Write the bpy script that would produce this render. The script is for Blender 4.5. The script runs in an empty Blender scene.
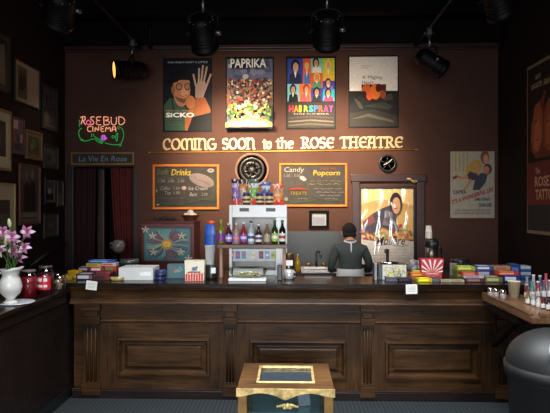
import bpy, bmesh, math, random
from mathutils import Vector, Matrix
random.seed(7)
C = bpy.context.scene.collection
PI = math.pi
# ------------------------------------------------------------------ camera model (also used to turn photo pixels into points)
FPX, CX, CY, CAMZ, YAW = 540.0, 275.0, 206.5, 1.7, math.radians(1.6)
def ray(px, py):
    dx, dz = (px - CX) / FPX, (CY - py) / FPX
    return Vector((dx * math.cos(YAW) - math.sin(YAW), dx * math.sin(YAW) + math.cos(YAW), dz))
def on_y(px, py, Y):
    r = ray(px, py); t = Y / r.y
    return Vector((r.x * t, Y, CAMZ + r.z * t))
def on_x(px, py, X):
    r = ray(px, py); t = X / r.x
    return Vector((X, r.y * t, CAMZ + r.z * t))
def on_z(px, py, z):
    r = ray(px, py); t = (z - CAMZ) / r.z
    return Vector((r.x * t, r.y * t, z))
def X_(px, Y): return on_y(px, 206, Y).x
def Z_(py, Y, px=275): return on_y(px, py, Y).z

# ------------------------------------------------------------------ materials
def lin(c):
    out = []
    for v in c[:3]:
        v = v / 255.0
        out.append(v / 12.92 if v <= 0.04045 else ((v + 0.055) / 1.055) ** 2.4)
    return (*out, 1.0)
_mats = {}
def M(name, col, rough=0.55, metal=0.0, emit=0.0, var=0.12, scale=18.0, spec=0.5, coat=0.0, trans=0.0):
    if name in _mats: return _mats[name]
    m = bpy.data.materials.new(name); m.use_nodes = True
    nt = m.node_tree; b = nt.nodes['Principled BSDF']
    c = lin(col)
    tc = nt.nodes.new('ShaderNodeTexCoord'); nz = nt.nodes.new('ShaderNodeTexNoise')
    nz.inputs['Scale'].default_value = scale; nz.inputs['Detail'].default_value = 3
    nt.links.new(tc.outputs['Object'], nz.inputs['Vector'])
    rp = nt.nodes.new('ShaderNodeValToRGB')
    rp.color_ramp.elements[0].position = 0.3; rp.color_ramp.elements[1].position = 0.7
    rp.color_ramp.elements[0].color = (*[x * (1 - var) for x in c[:3]], 1)
    rp.color_ramp.elements[1].color = (*[min(1, x * (1 + var)) for x in c[:3]], 1)
    nt.links.new(nz.outputs['Fac'], rp.inputs['Fac'])
    nt.links.new(rp.outputs['Color'], b.inputs['Base Color'])
    b.inputs['Roughness'].default_value = rough; b.inputs['Metallic'].default_value = metal
    b.inputs['Specular IOR Level'].default_value = spec
    b.inputs['Coat Weight'].default_value = coat
    b.inputs['Coat Roughness'].default_value = 0.08
    b.inputs['Transmission Weight'].default_value = trans
    if emit:
        b.inputs['Emission Color'].default_value = c; b.inputs['Emission Strength'].default_value = emit
    _mats[name] = m
    return m
def wood(name, dark, light, rough=0.32, scale=(1.2, 14, 14), coat=0.25):
    if name in _mats: return _mats[name]
    m = bpy.data.materials.new(name); m.use_nodes = True
    nt = m.node_tree; b = nt.nodes['Principled BSDF']
    tc = nt.nodes.new('ShaderNodeTexCoord'); mp = nt.nodes.new('ShaderNodeMapping'); mp.inputs['Scale'].default_value = scale
    n1 = nt.nodes.new('ShaderNodeTexNoise'); n1.inputs['Scale'].default_value = 3.0; n1.inputs['Detail'].default_value = 8; n1.inputs['Distortion'].default_value = 0.8
    n2 = nt.nodes.new('ShaderNodeTexNoise'); n2.inputs['Scale'].default_value = 2.2; n2.inputs['Detail'].default_value = 2
    nt.links.new(tc.outputs['Object'], mp.inputs['Vector']); nt.links.new(mp.outputs['Vector'], n1.inputs['Vector'])
    nt.links.new(tc.outputs['Object'], n2.inputs['Vector'])
    mx = nt.nodes.new('ShaderNodeMath'); mx.operation = 'MULTIPLY'
    nt.links.new(n1.outputs['Fac'], mx.inputs[0]); nt.links.new(n2.outputs['Fac'], mx.inputs[1])
    rp = nt.nodes.new('ShaderNodeValToRGB')
    rp.color_ramp.elements[0].position = 0.1; rp.color_ramp.elements[1].position = 0.46
    rp.color_ramp.elements[0].color = lin(dark); rp.color_ramp.elements[1].color = lin(light)
    nt.links.new(mx.outputs[0], rp.inputs['Fac']); nt.links.new(rp.outputs['Color'], b.inputs['Base Color'])
    bp = nt.nodes.new('ShaderNodeBump'); bp.inputs['Strength'].default_value = 0.12; bp.inputs['Distance'].default_value = 0.01
    nt.links.new(n1.outputs['Fac'], bp.inputs['Height']); nt.links.new(bp.outputs['Normal'], b.inputs['Normal'])
    b.inputs['Roughness'].default_value = rough; b.inputs['Coat Weight'].default_value = coat; b.inputs['Coat Roughness'].default_value = 0.15; b.inputs['Specular IOR Level'].default_value = 0.16
    _mats[name] = m
    return m
def glass(name, tint=(225, 240, 240), gloss=0.12):
    if name in _mats: return _mats[name]
    m = bpy.data.materials.new(name); m.use_nodes = True
    nt = m.node_tree; nt.nodes.remove(nt.nodes['Principled BSDF'])
    out = nt.nodes['Material Output']
    t = nt.nodes.new('ShaderNodeBsdfTransparent'); t.inputs['Color'].default_value = lin(tint)
    g = nt.nodes.new('ShaderNodeBsdfGlossy'); g.inputs['Roughness'].default_value = 0.04
    lw = nt.nodes.new('ShaderNodeLayerWeight'); lw.inputs['Blend'].default_value = 0.25
    ad = nt.nodes.new('ShaderNodeMath'); ad.operation = 'ADD'; ad.inputs[1].default_value = gloss; ad.use_clamp = True
    ad.operation = 'MULTIPLY_ADD'; ad.inputs[1].default_value = .35; ad.inputs[2].default_value = gloss
    nt.links.new(lw.outputs['Fresnel'], ad.inputs[0])
    mx = nt.nodes.new('ShaderNodeMixShader')
    nt.links.new(ad.outputs[0], mx.inputs['Fac']); nt.links.new(t.outputs[0], mx.inputs[1]); nt.links.new(g.outputs[0], mx.inputs[2])
    nt.links.new(mx.outputs[0], out.inputs['Surface'])
    _mats[name] = m
    return m
def wallmat(name, col, rough=0.6):
    m = M(name, col, .7, var=0.07, scale=5.0, spec=.14)
    nt = m.node_tree; b = nt.nodes['Principled BSDF']
    n = nt.nodes.new('ShaderNodeTexNoise'); n.inputs['Scale'].default_value = 140
    bp = nt.nodes.new('ShaderNodeBump'); bp.inputs['Strength'].default_value = 0.08; bp.inputs['Distance'].default_value = 0.004
    tc = nt.nodes.new('ShaderNodeTexCoord'); nt.links.new(tc.outputs['Object'], n.inputs['Vector'])
    nt.links.new(n.outputs['Fac'], bp.inputs['Height']); nt.links.new(bp.outputs['Normal'], b.inputs['Normal'])
    return m
def rgb(c): return M('paint_%d_%d_%d' % tuple(c), c, 0.45, var=0.05)
def chalk(c):
    c = tuple(int(v * .74) for v in c)
    return M('chalk_%d_%d_%d' % tuple(c), c, 0.9, var=0.25, scale=90)
def ink(c): return M('print_%d_%d_%d' % tuple(c), c, 0.5, var=0.10, scale=30, spec=.14)

# ------------------------------------------------------------------ mesh helpers
_txt = {}
def text_mesh(s, bold=0.0, shear=0.0):
    k = (s, bold, shear)
    if k not in _txt:
        cu = bpy.data.curves.new('t', 'FONT'); cu.body = s; cu.size = 1.0; cu.offset = bold; cu.shear = shear; cu.resolution_u = 2
        o = bpy.data.objects.new('t', cu); C.objects.link(o)
        dg = bpy.context.evaluated_depsgraph_get()
        me = bpy.data.meshes.new_from_object(o.evaluated_get(dg))
        vs = [v.co.copy() for v in me.vertices]; fs = [tuple(p.vertices) for p in me.polygons]
        bpy.data.objects.remove(o); bpy.data.curves.remove(cu); bpy.data.meshes.remove(me)
        x0 = min(v.x for v in vs); x1 = max(v.x for v in vs); y0 = min(v.y for v in vs); y1 = max(v.y for v in vs)
        _txt[k] = ([((v.x - x0) / (x1 - x0), (v.y - y0) / (y1 - y0)) for v in vs], fs)
    return _txt[k]

class MB:
    def __init__(s): s.bm = bmesh.new(); s.mats = []
    def mi(s, m):
        if m not in s.mats: s.mats.append(m)
        return s.mats.index(m)
    def _fin(s, faces, m, smooth=False):
        i = s.mi(m)
        for f in faces: f.material_index = i; f.smooth = smooth
    def faces(s, pts, fs, m, smooth=False):
        v = [s.bm.verts.new(p) for p in pts]
        out = []
        for f in fs:
            try: out.append(s.bm.faces.new([v[i] for i in f]))
            except ValueError: pass
        s._fin(out, m, smooth)
        return v
    def box(s, x0, x1, y0, y1, z0, z1, m, bev=0.0, rz=0.0, tilt=0.0):
        c = Vector(((x0 + x1) / 2, (y0 + y1) / 2, (z0 + z1) / 2))
        r = bmesh.ops.create_cube(s.bm, size=1.0)
        vs = r['verts']
        R = Matrix.Rotation(rz, 3, 'Z') @ Matrix.Rotation(tilt, 3, 'X')
        for v in vs:
            v.co = R @ Vector((v.co.x * (x1 - x0), v.co.y * (y1 - y0), v.co.z * (z1 - z0))) + c
        fs = set(f for v in vs for f in v.link_faces)
        if bev > 0:
            es = list(set(e for v in vs for e in v.link_edges))
            r2 = bmesh.ops.bevel(s.bm, geom=es, offset=bev, segments=2, affect='EDGES', profile=0.6)
            fs = set(f for f in fs if f.is_valid) | set(r2['faces'])
        s._fin(fs, m)
    def lathe(s, prof, c, m, seg=20, axis=None, smooth=True, ell=1.0):
        c = Vector(c); Q = Vector((0, 0, 1)).rotation_difference(Vector(axis).normalized()).to_matrix() if axis else Matrix.Identity(3)
        rings = []
        for r, z in prof:
            if r < 1e-5: rings.append([s.bm.verts.new(c + Q @ Vector((0, 0, z)))])
            else: rings.append([s.bm.verts.new(c + Q @ Vector((r * math.cos(2 * PI * i / seg), ell * r * math.sin(2 * PI * i / seg), z))) for i in range(seg)])
        fs = []
        for a, b in zip(rings, rings[1:]):
            for i in range(seg):
                j = (i + 1) % seg
                q = [a[0]] if len(a) == 1 else [a[i], a[j]]
                q += [b[0]] if len(b) == 1 else [b[j], b[i]]
                if len(q) > 2: fs.append(s.bm.faces.new(q))
        for ring in (rings[0], rings[-1]):
            if len(ring) > 2: fs.append(s.bm.faces.new(ring))
        s._fin(fs, m, smooth)
    def tube(s, pts, r, m, seg=8, closed=False):
        pts = [Vector(p) for p in pts]; n = len(pts)
        rr = r if isinstance(r, (list, tuple)) else [r] * n
        rings = []; up = Vector((0, 0, 1))
        for i, p in enumerate(pts):
            a = pts[(i - 1) % n] if closed or i > 0 else p
            b = pts[(i + 1) % n] if closed or i < n - 1 else p
            t = (b - a).normalized() if (b - a).length > 1e-9 else Vector((0, 0, 1))
            u = t.cross(up)
            if u.length < 1e-3: u = t.cross(Vector((0, 1, 0)))
            u.normalize(); w = t.cross(u).normalized()
            rings.append([s.bm.verts.new(p + (u * math.cos(2 * PI * k / seg) + w * math.sin(2 * PI * k / seg)) * rr[i]) for k in range(seg)])
        fs = []
        pairs = list(zip(rings, rings[1:])) + ([(rings[-1], rings[0])] if closed else [])
        for a, b in pairs:
            for k in range(seg):
                j = (k + 1) % seg
                fs.append(s.bm.faces.new([a[k], a[j], b[j], b[k]]))
        if not closed: fs += [s.bm.faces.new(rings[0]), s.bm.faces.new(rings[-1])]
        s._fin(fs, m, True)
    def ball(s, c, r, m, seg=14, rot=None):
        r = r if isinstance(r, (tuple, list)) else (r, r, r)
        g = bmesh.ops.create_uvsphere(s.bm, u_segments=seg, v_segments=max(6, seg // 2 + 2), radius=1)
        for v in g['verts']:
            q = Vector((v.co.x * r[0], v.co.y * r[1], v.co.z * r[2]))
            v.co = (rot @ q if rot else q) + Vector(c)
        s._fin(set(f for v in g['verts'] for f in v.link_faces), m, True)
    def prism(s, poly, y0, y1, m):                    # polygon of (x, z) extruded from y0 to y1
        n = len(poly)
        v = [(p[0], y0, p[1]) for p in poly] + [(p[0], y1, p[1]) for p in poly]
        fs = [tuple(range(n)), tuple(range(2 * n - 1, n - 1, -1))] + [(i, i + n, (i + 1) % n + n, (i + 1) % n) for i in range(n)]
        s.faces(v, fs, m)
    def prism_x(s, poly, x0, x1, m):                  # polygon of (y, z) extruded from x0 to x1
        n = len(poly)
        v = [(x0, p[0], p[1]) for p in poly] + [(x1, p[0], p[1]) for p in poly]
        fs = [tuple(range(n)), tuple(range(2 * n - 1, n - 1, -1))] + [(i, i + n, (i + 1) % n + n, (i + 1) % n) for i in range(n)]
        s.faces(v, fs, m)
    def build(s, name, parent=None, loc=None, rz=0.0, norm=True):
        off = Vector((0, 0, 0))
        if parent is not None and loc is None:
            p = parent
            while p is not None: off += Vector(p.location); p = p.parent
        if norm: bmesh.ops.recalc_face_normals(s.bm, faces=s.bm.faces[:])
        if off.length > 0:
            for v in s.bm.verts: v.co -= off
        me = bpy.data.meshes.new(name); s.bm.to_mesh(me); s.bm.free()
        for m in s.mats: me.materials.append(m)
        o = bpy.data.objects.new(name, me); C.objects.link(o)
        if parent is not None: o.parent = parent
        elif loc is None and len(me.vertices):         # a single-mesh thing: put its origin at its base
            xs = [v.co for v in me.vertices]
            b = Vector(((min(v.x for v in xs) + max(v.x for v in xs)) / 2, (min(v.y for v in xs) + max(v.y for v in xs)) / 2, min(v.z for v in xs)))
            for v in me.vertices: v.co -= b
            o.location = b
        if loc is not None: o.location = loc
        o.rotation_euler = (0, 0, rz)
        return o
def tag(o, label, cat, group=None):
    o['label'] = label; o['category'] = cat
    if group: o['group'] = group
    return o
def thing(name, label, cat, loc=(0, 0, 0), group=None, rz=0.0):
    o = bpy.data.objects.new(name, None); C.objects.link(o); o.location = loc; o.rotation_euler = (0, 0, rz)
    o.empty_display_size = 0.1
    return tag(o, label, cat, group)
def struct(o): o['kind'] = 'structure'; return o

class Art(MB):                                        # flat printed layers on a sheet in the x-z plane, facing -y; unit coordinates
    def __init__(s, w, h): super().__init__(); s.w, s.h, s.k = w, h, 0; s.y = 0.0
    def _y(s): s.k += 1; return s.y - 0.00035 * s.k
    def poly(s, pts, m):
        y = s._y(); s.faces([(p[0] * s.w, y, p[1] * s.h) for p in pts], [tuple(range(len(pts)))], m)
    def rect(s, x0, z0, x1, z1, m): s.poly([(x0, z0), (x1, z0), (x1, z1), (x0, z1)], m)
    def ell(s, cx, cz, rx, rz, m, rot=0, n=18):
        pts = []
        a = s.w / s.h
        for i in range(n):
            u, v = rx * math.cos(2 * PI * i / n), rz * math.sin(2 * PI * i / n) / a
            c, d = math.cos(rot), math.sin(rot)
            pts.append((cx + u * c - v * d, cz + (u * d + v * c) * a))
        s.poly(pts, m)
    def text(s, t, x0, z0, x1, z1, m, bold=0.0, shear=0.0, rise=0.0):
        vs, fs = text_mesh(t, bold, shear); y = s._y()
        s.faces([((x0 + v[0] * (x1 - x0)) * s.w, y, (z0 + v[1] * (z1 - z0) + rise * v[0]) * s.h) for v in vs], fs, m)
    def line(s, pts, r, m):                           # ribbon of half width r (metres)
        y = s._y(); P = [Vector((p[0] * s.w, p[1] * s.h)) for p in pts]; L = []; Rr = []
        for i, p in enumerate(P):
            t = (P[min(i + 1, len(P) - 1)] - P[max(i - 1, 0)])
            t = t.normalized() if t.length > 0 else Vector((1, 0))
            n = Vector((-t.y, t.x)) * r
            L.append(p + n); Rr.append(p - n)
        n = len(P)
        s.faces([(q.x, y, q.y) for q in L + Rr], [(i, i + 1, n + i + 1, n + i) for i in range(n - 1)], m)
    def scrib(s, x0, x1, z, h, m, r=0.0016):          # an unreadable handwritten word
        n = max(4, int((x1 - x0) * s.w / 0.011)); pts = []
        for i in range(n + 1):
            pts.append((x0 + (x1 - x0) * i / n, z + random.uniform(-1, 1) * h * (0.5 if i % 2 else 1)))
        s.line(pts, r, m)
    def sheet(s, m, t=0.006, border=0):
        s.box(0, s.w, 0.0005, t, 0, s.h, m)

# ------------------------------------------------------------------ palette
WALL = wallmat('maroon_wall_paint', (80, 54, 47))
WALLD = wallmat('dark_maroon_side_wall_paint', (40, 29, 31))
BLACKP = wallmat('black_ceiling_paint', (12, 11, 11), 0.9)
TRIMM = M('dark_maroon_gloss_trim', (58, 34, 33), 0.4, scale=6)
BARW = wood('antique_bar_walnut', (26, 16, 8), (80, 53, 28), rough=.42, coat=.0)
BARV = wood('antique_bar_walnut_upright', (26, 16, 8), (76, 50, 27), rough=.42, coat=.0, scale=(14, 14, 1.2))
TOPW = wood('dark_polished_countertop', (20, 14, 11), (40, 27, 20), rough=0.2, coat=0.15)
BEAD = wood('bead_highlight_wood', (58, 38, 26), (104, 72, 50), rough=0.42, coat=.05)  # lighter wood tone stands in for the highlight along the beads
SHELFW = wood('mid_brown_shelf_wood', (84, 58, 40), (140, 104, 74), rough=0.4, scale=(14, 1.2, 14))
DARKW = wood('black_brown_panel_wood', (20, 14, 13), (38, 27, 25), rough=0.4)
BLK = M('black_metal', (6, 6, 7), 0.55, 0.0, spec=.25)
BLKP = M('black_plastic', (24, 24, 26), 0.35)
STEEL = M('brushed_steel', (150, 152, 155), 0.38, 0.9, scale=40)
CHROME = M('chrome', (205, 205, 208), 0.14, 1.0)
GOLD = M('worn_gilding', (206, 178, 118), 0.34, 0.4, var=0.5, scale=26)
WHITE = M('white_enamel', (228, 228, 226), 0.35, var=0.03)
PAPER = M('white_paper', (226, 224, 218), 0.6, var=0.03)
GLASS = glass('clear_glass')

# ================================================================== THE SETTING
XL, XR, YB, YF, ZC = X_(65, 7.4), X_(498, 7.4), 7.4, -4.0, 4.4
CARPET = M('grey_carpet', (56, 60, 63), 0.95, var=.25, scale=160, spec=0.1)
nt = CARPET.node_tree; bs = nt.nodes['Principled BSDF']; wv = nt.nodes.new('ShaderNodeTexWave'); wv.inputs['Scale'].default_value = 9; wv.inputs['Distortion'].default_value = .4
tc = nt.nodes.new('ShaderNodeTexCoord'); nt.links.new(tc.outputs['Object'], wv.inputs['Vector'])
mxn = nt.nodes.new('ShaderNodeMixRGB'); mxn.blend_type = 'MULTIPLY'; mxn.inputs['Fac'].default_value = .35
nt.links.new(bs.inputs['Base Color'].links[0].from_socket, mxn.inputs['Color1']); nt.links.new(wv.outputs['Color'], mxn.inputs['Color2']); nt.links.new(mxn.outputs['Color'], bs.inputs['Base Color'])
b = MB(); b.box(XL - .2, XR + .2, YF, YB + 1.6, -.1, 0, CARPET); struct(b.build('floor'))
b = MB(); b.box(XL - .2, XR + .2, YF, YB + 1.6, ZC, ZC + .1, BLACKP); struct(b.build('ceiling'))
DX0, DX1, DZ = X_(74, YB), X_(133.5, YB), Z_(166, YB)
b = MB()
b.box(DX1, XR + .2, YB, YB + .15, 0, ZC, WALL); b.box(XL - .2, DX0, YB, YB + .15, 0, ZC, WALL); b.box(DX0, DX1, YB, YB + .15, DZ, ZC, WALL)
struct(b.build('wall_back'))
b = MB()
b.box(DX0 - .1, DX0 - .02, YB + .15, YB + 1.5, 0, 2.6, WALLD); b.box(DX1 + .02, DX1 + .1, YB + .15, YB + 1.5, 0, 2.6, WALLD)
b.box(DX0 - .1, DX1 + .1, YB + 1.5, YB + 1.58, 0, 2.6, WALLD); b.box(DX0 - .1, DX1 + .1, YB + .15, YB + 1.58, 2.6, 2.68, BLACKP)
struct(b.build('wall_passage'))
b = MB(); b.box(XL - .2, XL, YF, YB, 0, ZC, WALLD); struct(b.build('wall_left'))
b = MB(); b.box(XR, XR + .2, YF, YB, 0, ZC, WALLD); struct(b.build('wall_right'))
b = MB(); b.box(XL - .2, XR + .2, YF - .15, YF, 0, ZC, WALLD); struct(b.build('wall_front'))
z0 = Z_(49, YB)
b = MB(); b.box(XL, XR, YB - .06, YB, z0, z0 + .05, TRIMM, .008); b.box(XL, XR, YB - .035, YB, z0 - .03, z0, TRIMM, .006); b.box(XL, XR, YB - .12, YB, z0 + .05, ZC, BLACKP)
struct(b.build('trim_1'))
b = MB()
for i in range(6): b.box(XL, XR, 1.0 + i * 1.15, 1.14 + i * 1.15, 4.12, ZC, BLACKP)
struct(b.build('trim_2'))
DCAS = M('black_brown_casing', (34, 22, 22), .45)
b = MB(); b.box(DX0 - .09, DX0, YB - .03, YB, 0, DZ + .02, DCAS, .006); b.box(DX1, DX1 + .05, YB - .03, YB, 0, DZ + .02, DCAS, .006)
struct(b.build('trim_3'))
b = MB(); b.box(DX1 + .1, XR, YB - .02, YB, 0, .14, TRIMM, .004); struct(b.build('baseboard_back'))
b = MB(); b.box(XL, XL + .02, YF, YB - .02, 0, .14, TRIMM, .004); struct(b.build('baseboard_left'))
b = MB(); b.box(XR - .02, XR, YF, YB - .02, 0, .14, TRIMM, .004); struct(b.build('baseboard_right'))
# blocked-off doorway with casing that the glossy poster hangs in
ax0, ax1 = X_(352, YB), X_(424, YB); az = Z_(176, YB)
b = MB()
b.box(ax0, ax0 + .10, YB - .035, YB, 0, az - .08, TRIMM, .006); b.box(ax1 - .10, ax1, YB - .035, YB, 0, az - .08, TRIMM, .006)
b.box(ax0 - .02, ax1 + .02, YB - .045, YB, az - .08, az + .02, TRIMM, .008)
struct(b.build('trim_4'))

# ================================================================== OVERHEAD
def pipe(a, c, label):
    b = MB(); b.tube([a, c], .024, BLK, 10); return tag(b.build('lighting_pipe'), label, 'pipe')
PZ = 3.86
pl = on_y(133, 40, 6.95); pr = on_y(429, 33, 6.6)
pipe((pl.x, .5, PZ), (pl.x, 7.27, PZ), 'black lighting pipe under the ceiling that carries the glowing spotlight')
pipe((pr.x, .5, PZ), (pr.x, 7.27, PZ), 'black lighting pipe under the ceiling above the right-hand bar end')
pipe((XL + .02, 5.35, PZ + .05), (XR - .02, 5.35, PZ + .05), 'black lighting pipe running across the room over the bar')
b = MB(); p = on_y(149, 30, 7.2); b.tube([(p.x, 7.26, z0 - .02), (p.x, 7.26, ZC)], .02, BLK, 8)
tag(b.build('ceiling_conduit'), 'thin black conduit rising at the top of the back wall', 'conduit')
WARM = M('warm_lamp_glow', (255, 186, 96), 0.4, emit=1.6)
LENS = M('dark_lens', (40, 40, 44), 0.08, 0.3)
def spotlight(hang, centre, axis, L, r, label, lit=False, holes=False):
    hang, centre, axis = Vector(hang), Vector(centre), Vector(axis).normalized()
    t = thing('stage_spotlight', label, 'spotlight', centre, 'stage spotlights under the ceiling')
    b = MB(); st = -L / 2
    b.lathe([(0, st), (r * .55, st), (r * .8, st + L * .07), (r * .93, st + L * .2), (r * .93, L * .36), (r * 1.04, L * .38), (r * 1.04, L / 2), (r * .95, L / 2), (r * .92, L * .42), (0, L * .41)], centre, BLK, 28, axis)
    for k in (.05, .15, .25): b.lathe([(r * .93, L * k), (r * .98, L * (k + .01)), (r * .98, L * (k + .04)), (r * .93, L * (k + .05))], centre, BLK, 28, axis)
    body = b.build('barrel', t)
    b = MB(); b.lathe([(0, L * .43), (r * .92, L * .45), (r * .92, L * .47), (0, L * .49)], centre, WARM if lit else LENS, 24, axis); b.build('lens', t)
    side = axis.cross(Vector((0, 0, 1)))
    side = side.normalized() if side.length > .05 else Vector((1, 0, 0))
    up = (hang - centre); ud = up.normalized()
    b = MB(); k = r * 1.12
    b.tube([centre + side * k, centre + side * k + ud * r * 1.15, centre + side * k * .6 + ud * r * 1.5, centre + ud * r * 1.55, centre - side * k * .6 + ud * r * 1.5, centre - side * k + ud * r * 1.15, centre - side * k], .011, BLK, 8)
    for sg in (1, -1): b.tube([centre + side * k * sg * .8, centre + side * (k + .03) * sg], .022, STEEL if sg > 0 else BLK, 10)
    b.build('yoke', t)
    b = MB(); b.tube([centre + ud * r * 1.5, hang + Vector((0, 0, -.05))], .014, STEEL, 8)
    b.box(hang.x - .035, hang.x + .035, hang.y - .03, hang.y + .03, hang.z - .075, hang.z + .035, BLK, .01)
    b.tube([hang + Vector((-.06, -.01, -.04)), hang + Vector((.06, -.01, -.04))], .012, STEEL, 8)
    b.build('clamp', t)
    if holes:
        Q = Vector((0, 0, 1)).rotation_difference(axis).to_matrix()
        for i in range(12):
            a = 2 * PI * i / 12; b = MB()
            b.ball(centre + Q @ Vector((r * .86 * math.cos(a), r * .86 * math.sin(a), st + L * .1)), .007, STEEL, 8); b.build('vent_hole', t)
    return t
c1 = on_y(130, 70, 6.95)
spotlight((pl.x, 6.95, PZ - .02), c1, (-1, -.56, -.12), .42, .118, 'stage spotlight with glowing warm lens aimed at the left wall', lit=True)
c2 = on_y(203, 33, 5.35)
spotlight((c2.x, 5.35, PZ + .03), c2, (.02, .62, -.6), .36, .135, 'stage spotlight seen from its vented rear, above the poster of the man in a cap', holes=True)
c3 = on_y(327, 30, 5.35)
spotlight((c3.x, 5.35, PZ + .03), c3, (.02, .62, -.6), .36, .135, 'stage spotlight seen from its vented rear, above the poster of coloured portrait tiles', holes=True)
c4 = on_y(431, 62, 6.6)
spotlight((pr.x, 6.6, PZ - .02), c4, (.8, .25, -.42), .38, .115, 'unlit stage spotlight tilted down towards the right wall')
c5 = on_y(60, 8, 4.9)
spotlight((c5.x, 4.9, PZ + .12), c5, (-.4, .7, -.5), .36, .14, 'large dark stage spotlight at the top left corner of the photo', holes=True)
c6 = on_y(497, -2, 5.0)
spotlight((c6.x, 5.0, PZ + .16), c6, (.45, .6, -.6), .36, .13, 'dark stage spotlight at the top right corner of the photo')
pipe((XL + .02, 4.95, PZ + .16), (XR - .02, 4.95, PZ + .16), 'black lighting pipe across the room nearest the camera')

# ================================================================== POSTERS
def place_back(o, px, pybot, Y=None): o.location = on_y(px, pybot, Y or (YB - .007))
def poster_size(x0, y0, x1, y1, Y=YB - .007):
    return X_(x1, Y) - X_(x0, Y), Z_(y0, Y, x0) - Z_(y1, Y, x0)
BK = ink((16, 16, 20))
# --- man in cap
w, h = poster_size(163, 58, 212, 132); a = Art(w, h); a.sheet(BK)
a.rect(.02, .015, .98, .985, ink((20, 22, 34)))
a.poly([(.04, .02), (.02, .36), (.14, .46), (.34, .42), (.5, .3), (.55, .02)], ink((58, 84, 70)))
a.poly([(.45, .02), (.45, .22), (.62, .4), (.72, .5), (.86, .46), (.97, .3), (.97, .02)], ink((158, 92, 56)))
a.poly([(.5, .02), (.6, .2), (.97, .26), (.97, .02)], ink((24, 26, 30)))
a.ell(.38, .58, .18, .24, ink((178, 122, 90))); a.ell(.21, .57, .04, .06, ink((150, 96, 70)))
a.ell(.44, .53, .08, .08, ink((200, 144, 108))); a.poly([(.22, .5), (.3, .42), (.42, .38), (.52, .44), (.54, .5), (.44, .45), (.32, .46)], ink((110, 76, 58)))
a.poly([(.1, .66), (.14, .78), (.26, .84), (.44, .84), (.56, .78), (.6, .69), (.5, .7), (.3, .7)], ink((14, 14, 18)))
a.poly([(.05, .64), (.12, .7), (.34, .71), (.3, .675)], ink((10, 10, 14)))
a.ell(.33, .61, .07, .05, ink((60, 44, 40))); a.ell(.5, .61, .065, .05, ink((60, 44, 40)))
a.ell(.33, .61, .052, .036, ink((170, 116, 86))); a.ell(.5, .61, .048, .036, ink((170, 116, 86)))
a.line([(.34, .49), (.42, .475), (.5, .5)], .004, ink((120, 50, 40)))
a.poly([(.66, .46), (.66, .58), (.72, .68), (.86, .68), (.9, .6), (.82, .46)], ink((168, 140, 126)))
for (u, v, q, r_) in ((.68, .6, .62, .78), (.73, .66, .74, .86), (.78, .67, .82, .9), (.83, .66, .9, .88), (.88, .6, .98, .78)):
    a.line([(u, v), ((u + q) / 2, (v + r_) / 2), (q, r_)], .0125, ink((176, 148, 134)))
a.line([(.18, .44), (.22, .3), (.4, .22)], .006, ink((20, 20, 24)))
a.ell(.56, .4, .1, .09, ink((186, 116, 76)))
a.text('THIS MIGHT HURT A LITTLE', .09, .925, .91, .95, ink((190, 190, 196)), .01)
a.text('MICHAEL MOORE', .07, .275, .62, .295, ink((196, 160, 130)))
a.text('SiCKO', .06, .195, .64, .26, ink((236, 236, 236)), .04)
for i in range(3): a.text('a film in theatres', .07, .165 - i * .035, .4, .18 - i * .035, ink((120, 110, 104)))
o = a.build('film_poster', loc=(0, 0, 0)); tag(o, 'dark film poster of a man in a black cap holding up a hand', 'poster', 'coming soon posters above the lettering'); place_back(o, 163, 132)
# --- crowd of colours
w, h = poster_size(225.5, 57, 274, 130.5); a = Art(w, h); a.sheet(BK)
a.rect(.03, .02, .97, .97, ink((92, 98, 126))); a.rect(.03, .25, .97, .7, ink((134, 108, 98)))
for i in range(26): a.ell(random.uniform(.08, .92), random.uniform(.6, .93), random.uniform(.03, .1), random.uniform(.02, .06), ink(random.choice([(80, 90, 126), (170, 170, 182), (120, 122, 146), (66, 72, 104)])), n=10)
pal = [(140, 50, 46), (160, 90, 56), (66, 42, 44), (190, 164, 136), (120, 58, 66), (56, 72, 54), (200, 184, 172), (130, 96, 66), (44, 44, 58), (160, 76, 80)]
for i in range(340):
    z = random.uniform(.27, .68); a.ell(random.uniform(.06, .94), z, random.uniform(.01, .034), random.uniform(.01, .03), ink(random.choice(pal)), random.uniform(0, 3), n=8)
for i in range(110): a.ell(random.uniform(.06, .94), random.uniform(.12, .33), random.uniform(.014, .05), random.uniform(.012, .036), ink(random.choice([(70, 110, 44), (120, 150, 60), (50, 76, 40), (196, 110, 60), (170, 170, 90), (220, 220, 200)])), random.uniform(0, 3), n=8)
a.poly([(.03, .02), (.97, .02), (.97, .08), (.8, .13), (.5, .15), (.2, .13), (.03, .08)], ink((206, 164, 92)))  # gold band and cream core below: spotlight glare painted on the poster's foot
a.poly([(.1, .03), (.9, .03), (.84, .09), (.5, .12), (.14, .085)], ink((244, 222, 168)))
a.text('PAPRIKA', .14, .8, .86, .92, ink((30, 26, 40)), .04); a.text('PAPRIKA', .13, .81, .85, .93, ink((224, 222, 222)), .02)
o = a.build('film_poster', loc=(0, 0, 0)); tag(o, 'blue-topped film poster crowded with tiny red, white and green figures', 'poster', 'coming soon posters above the lettering'); place_back(o, 225.5, 130.5)
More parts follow.
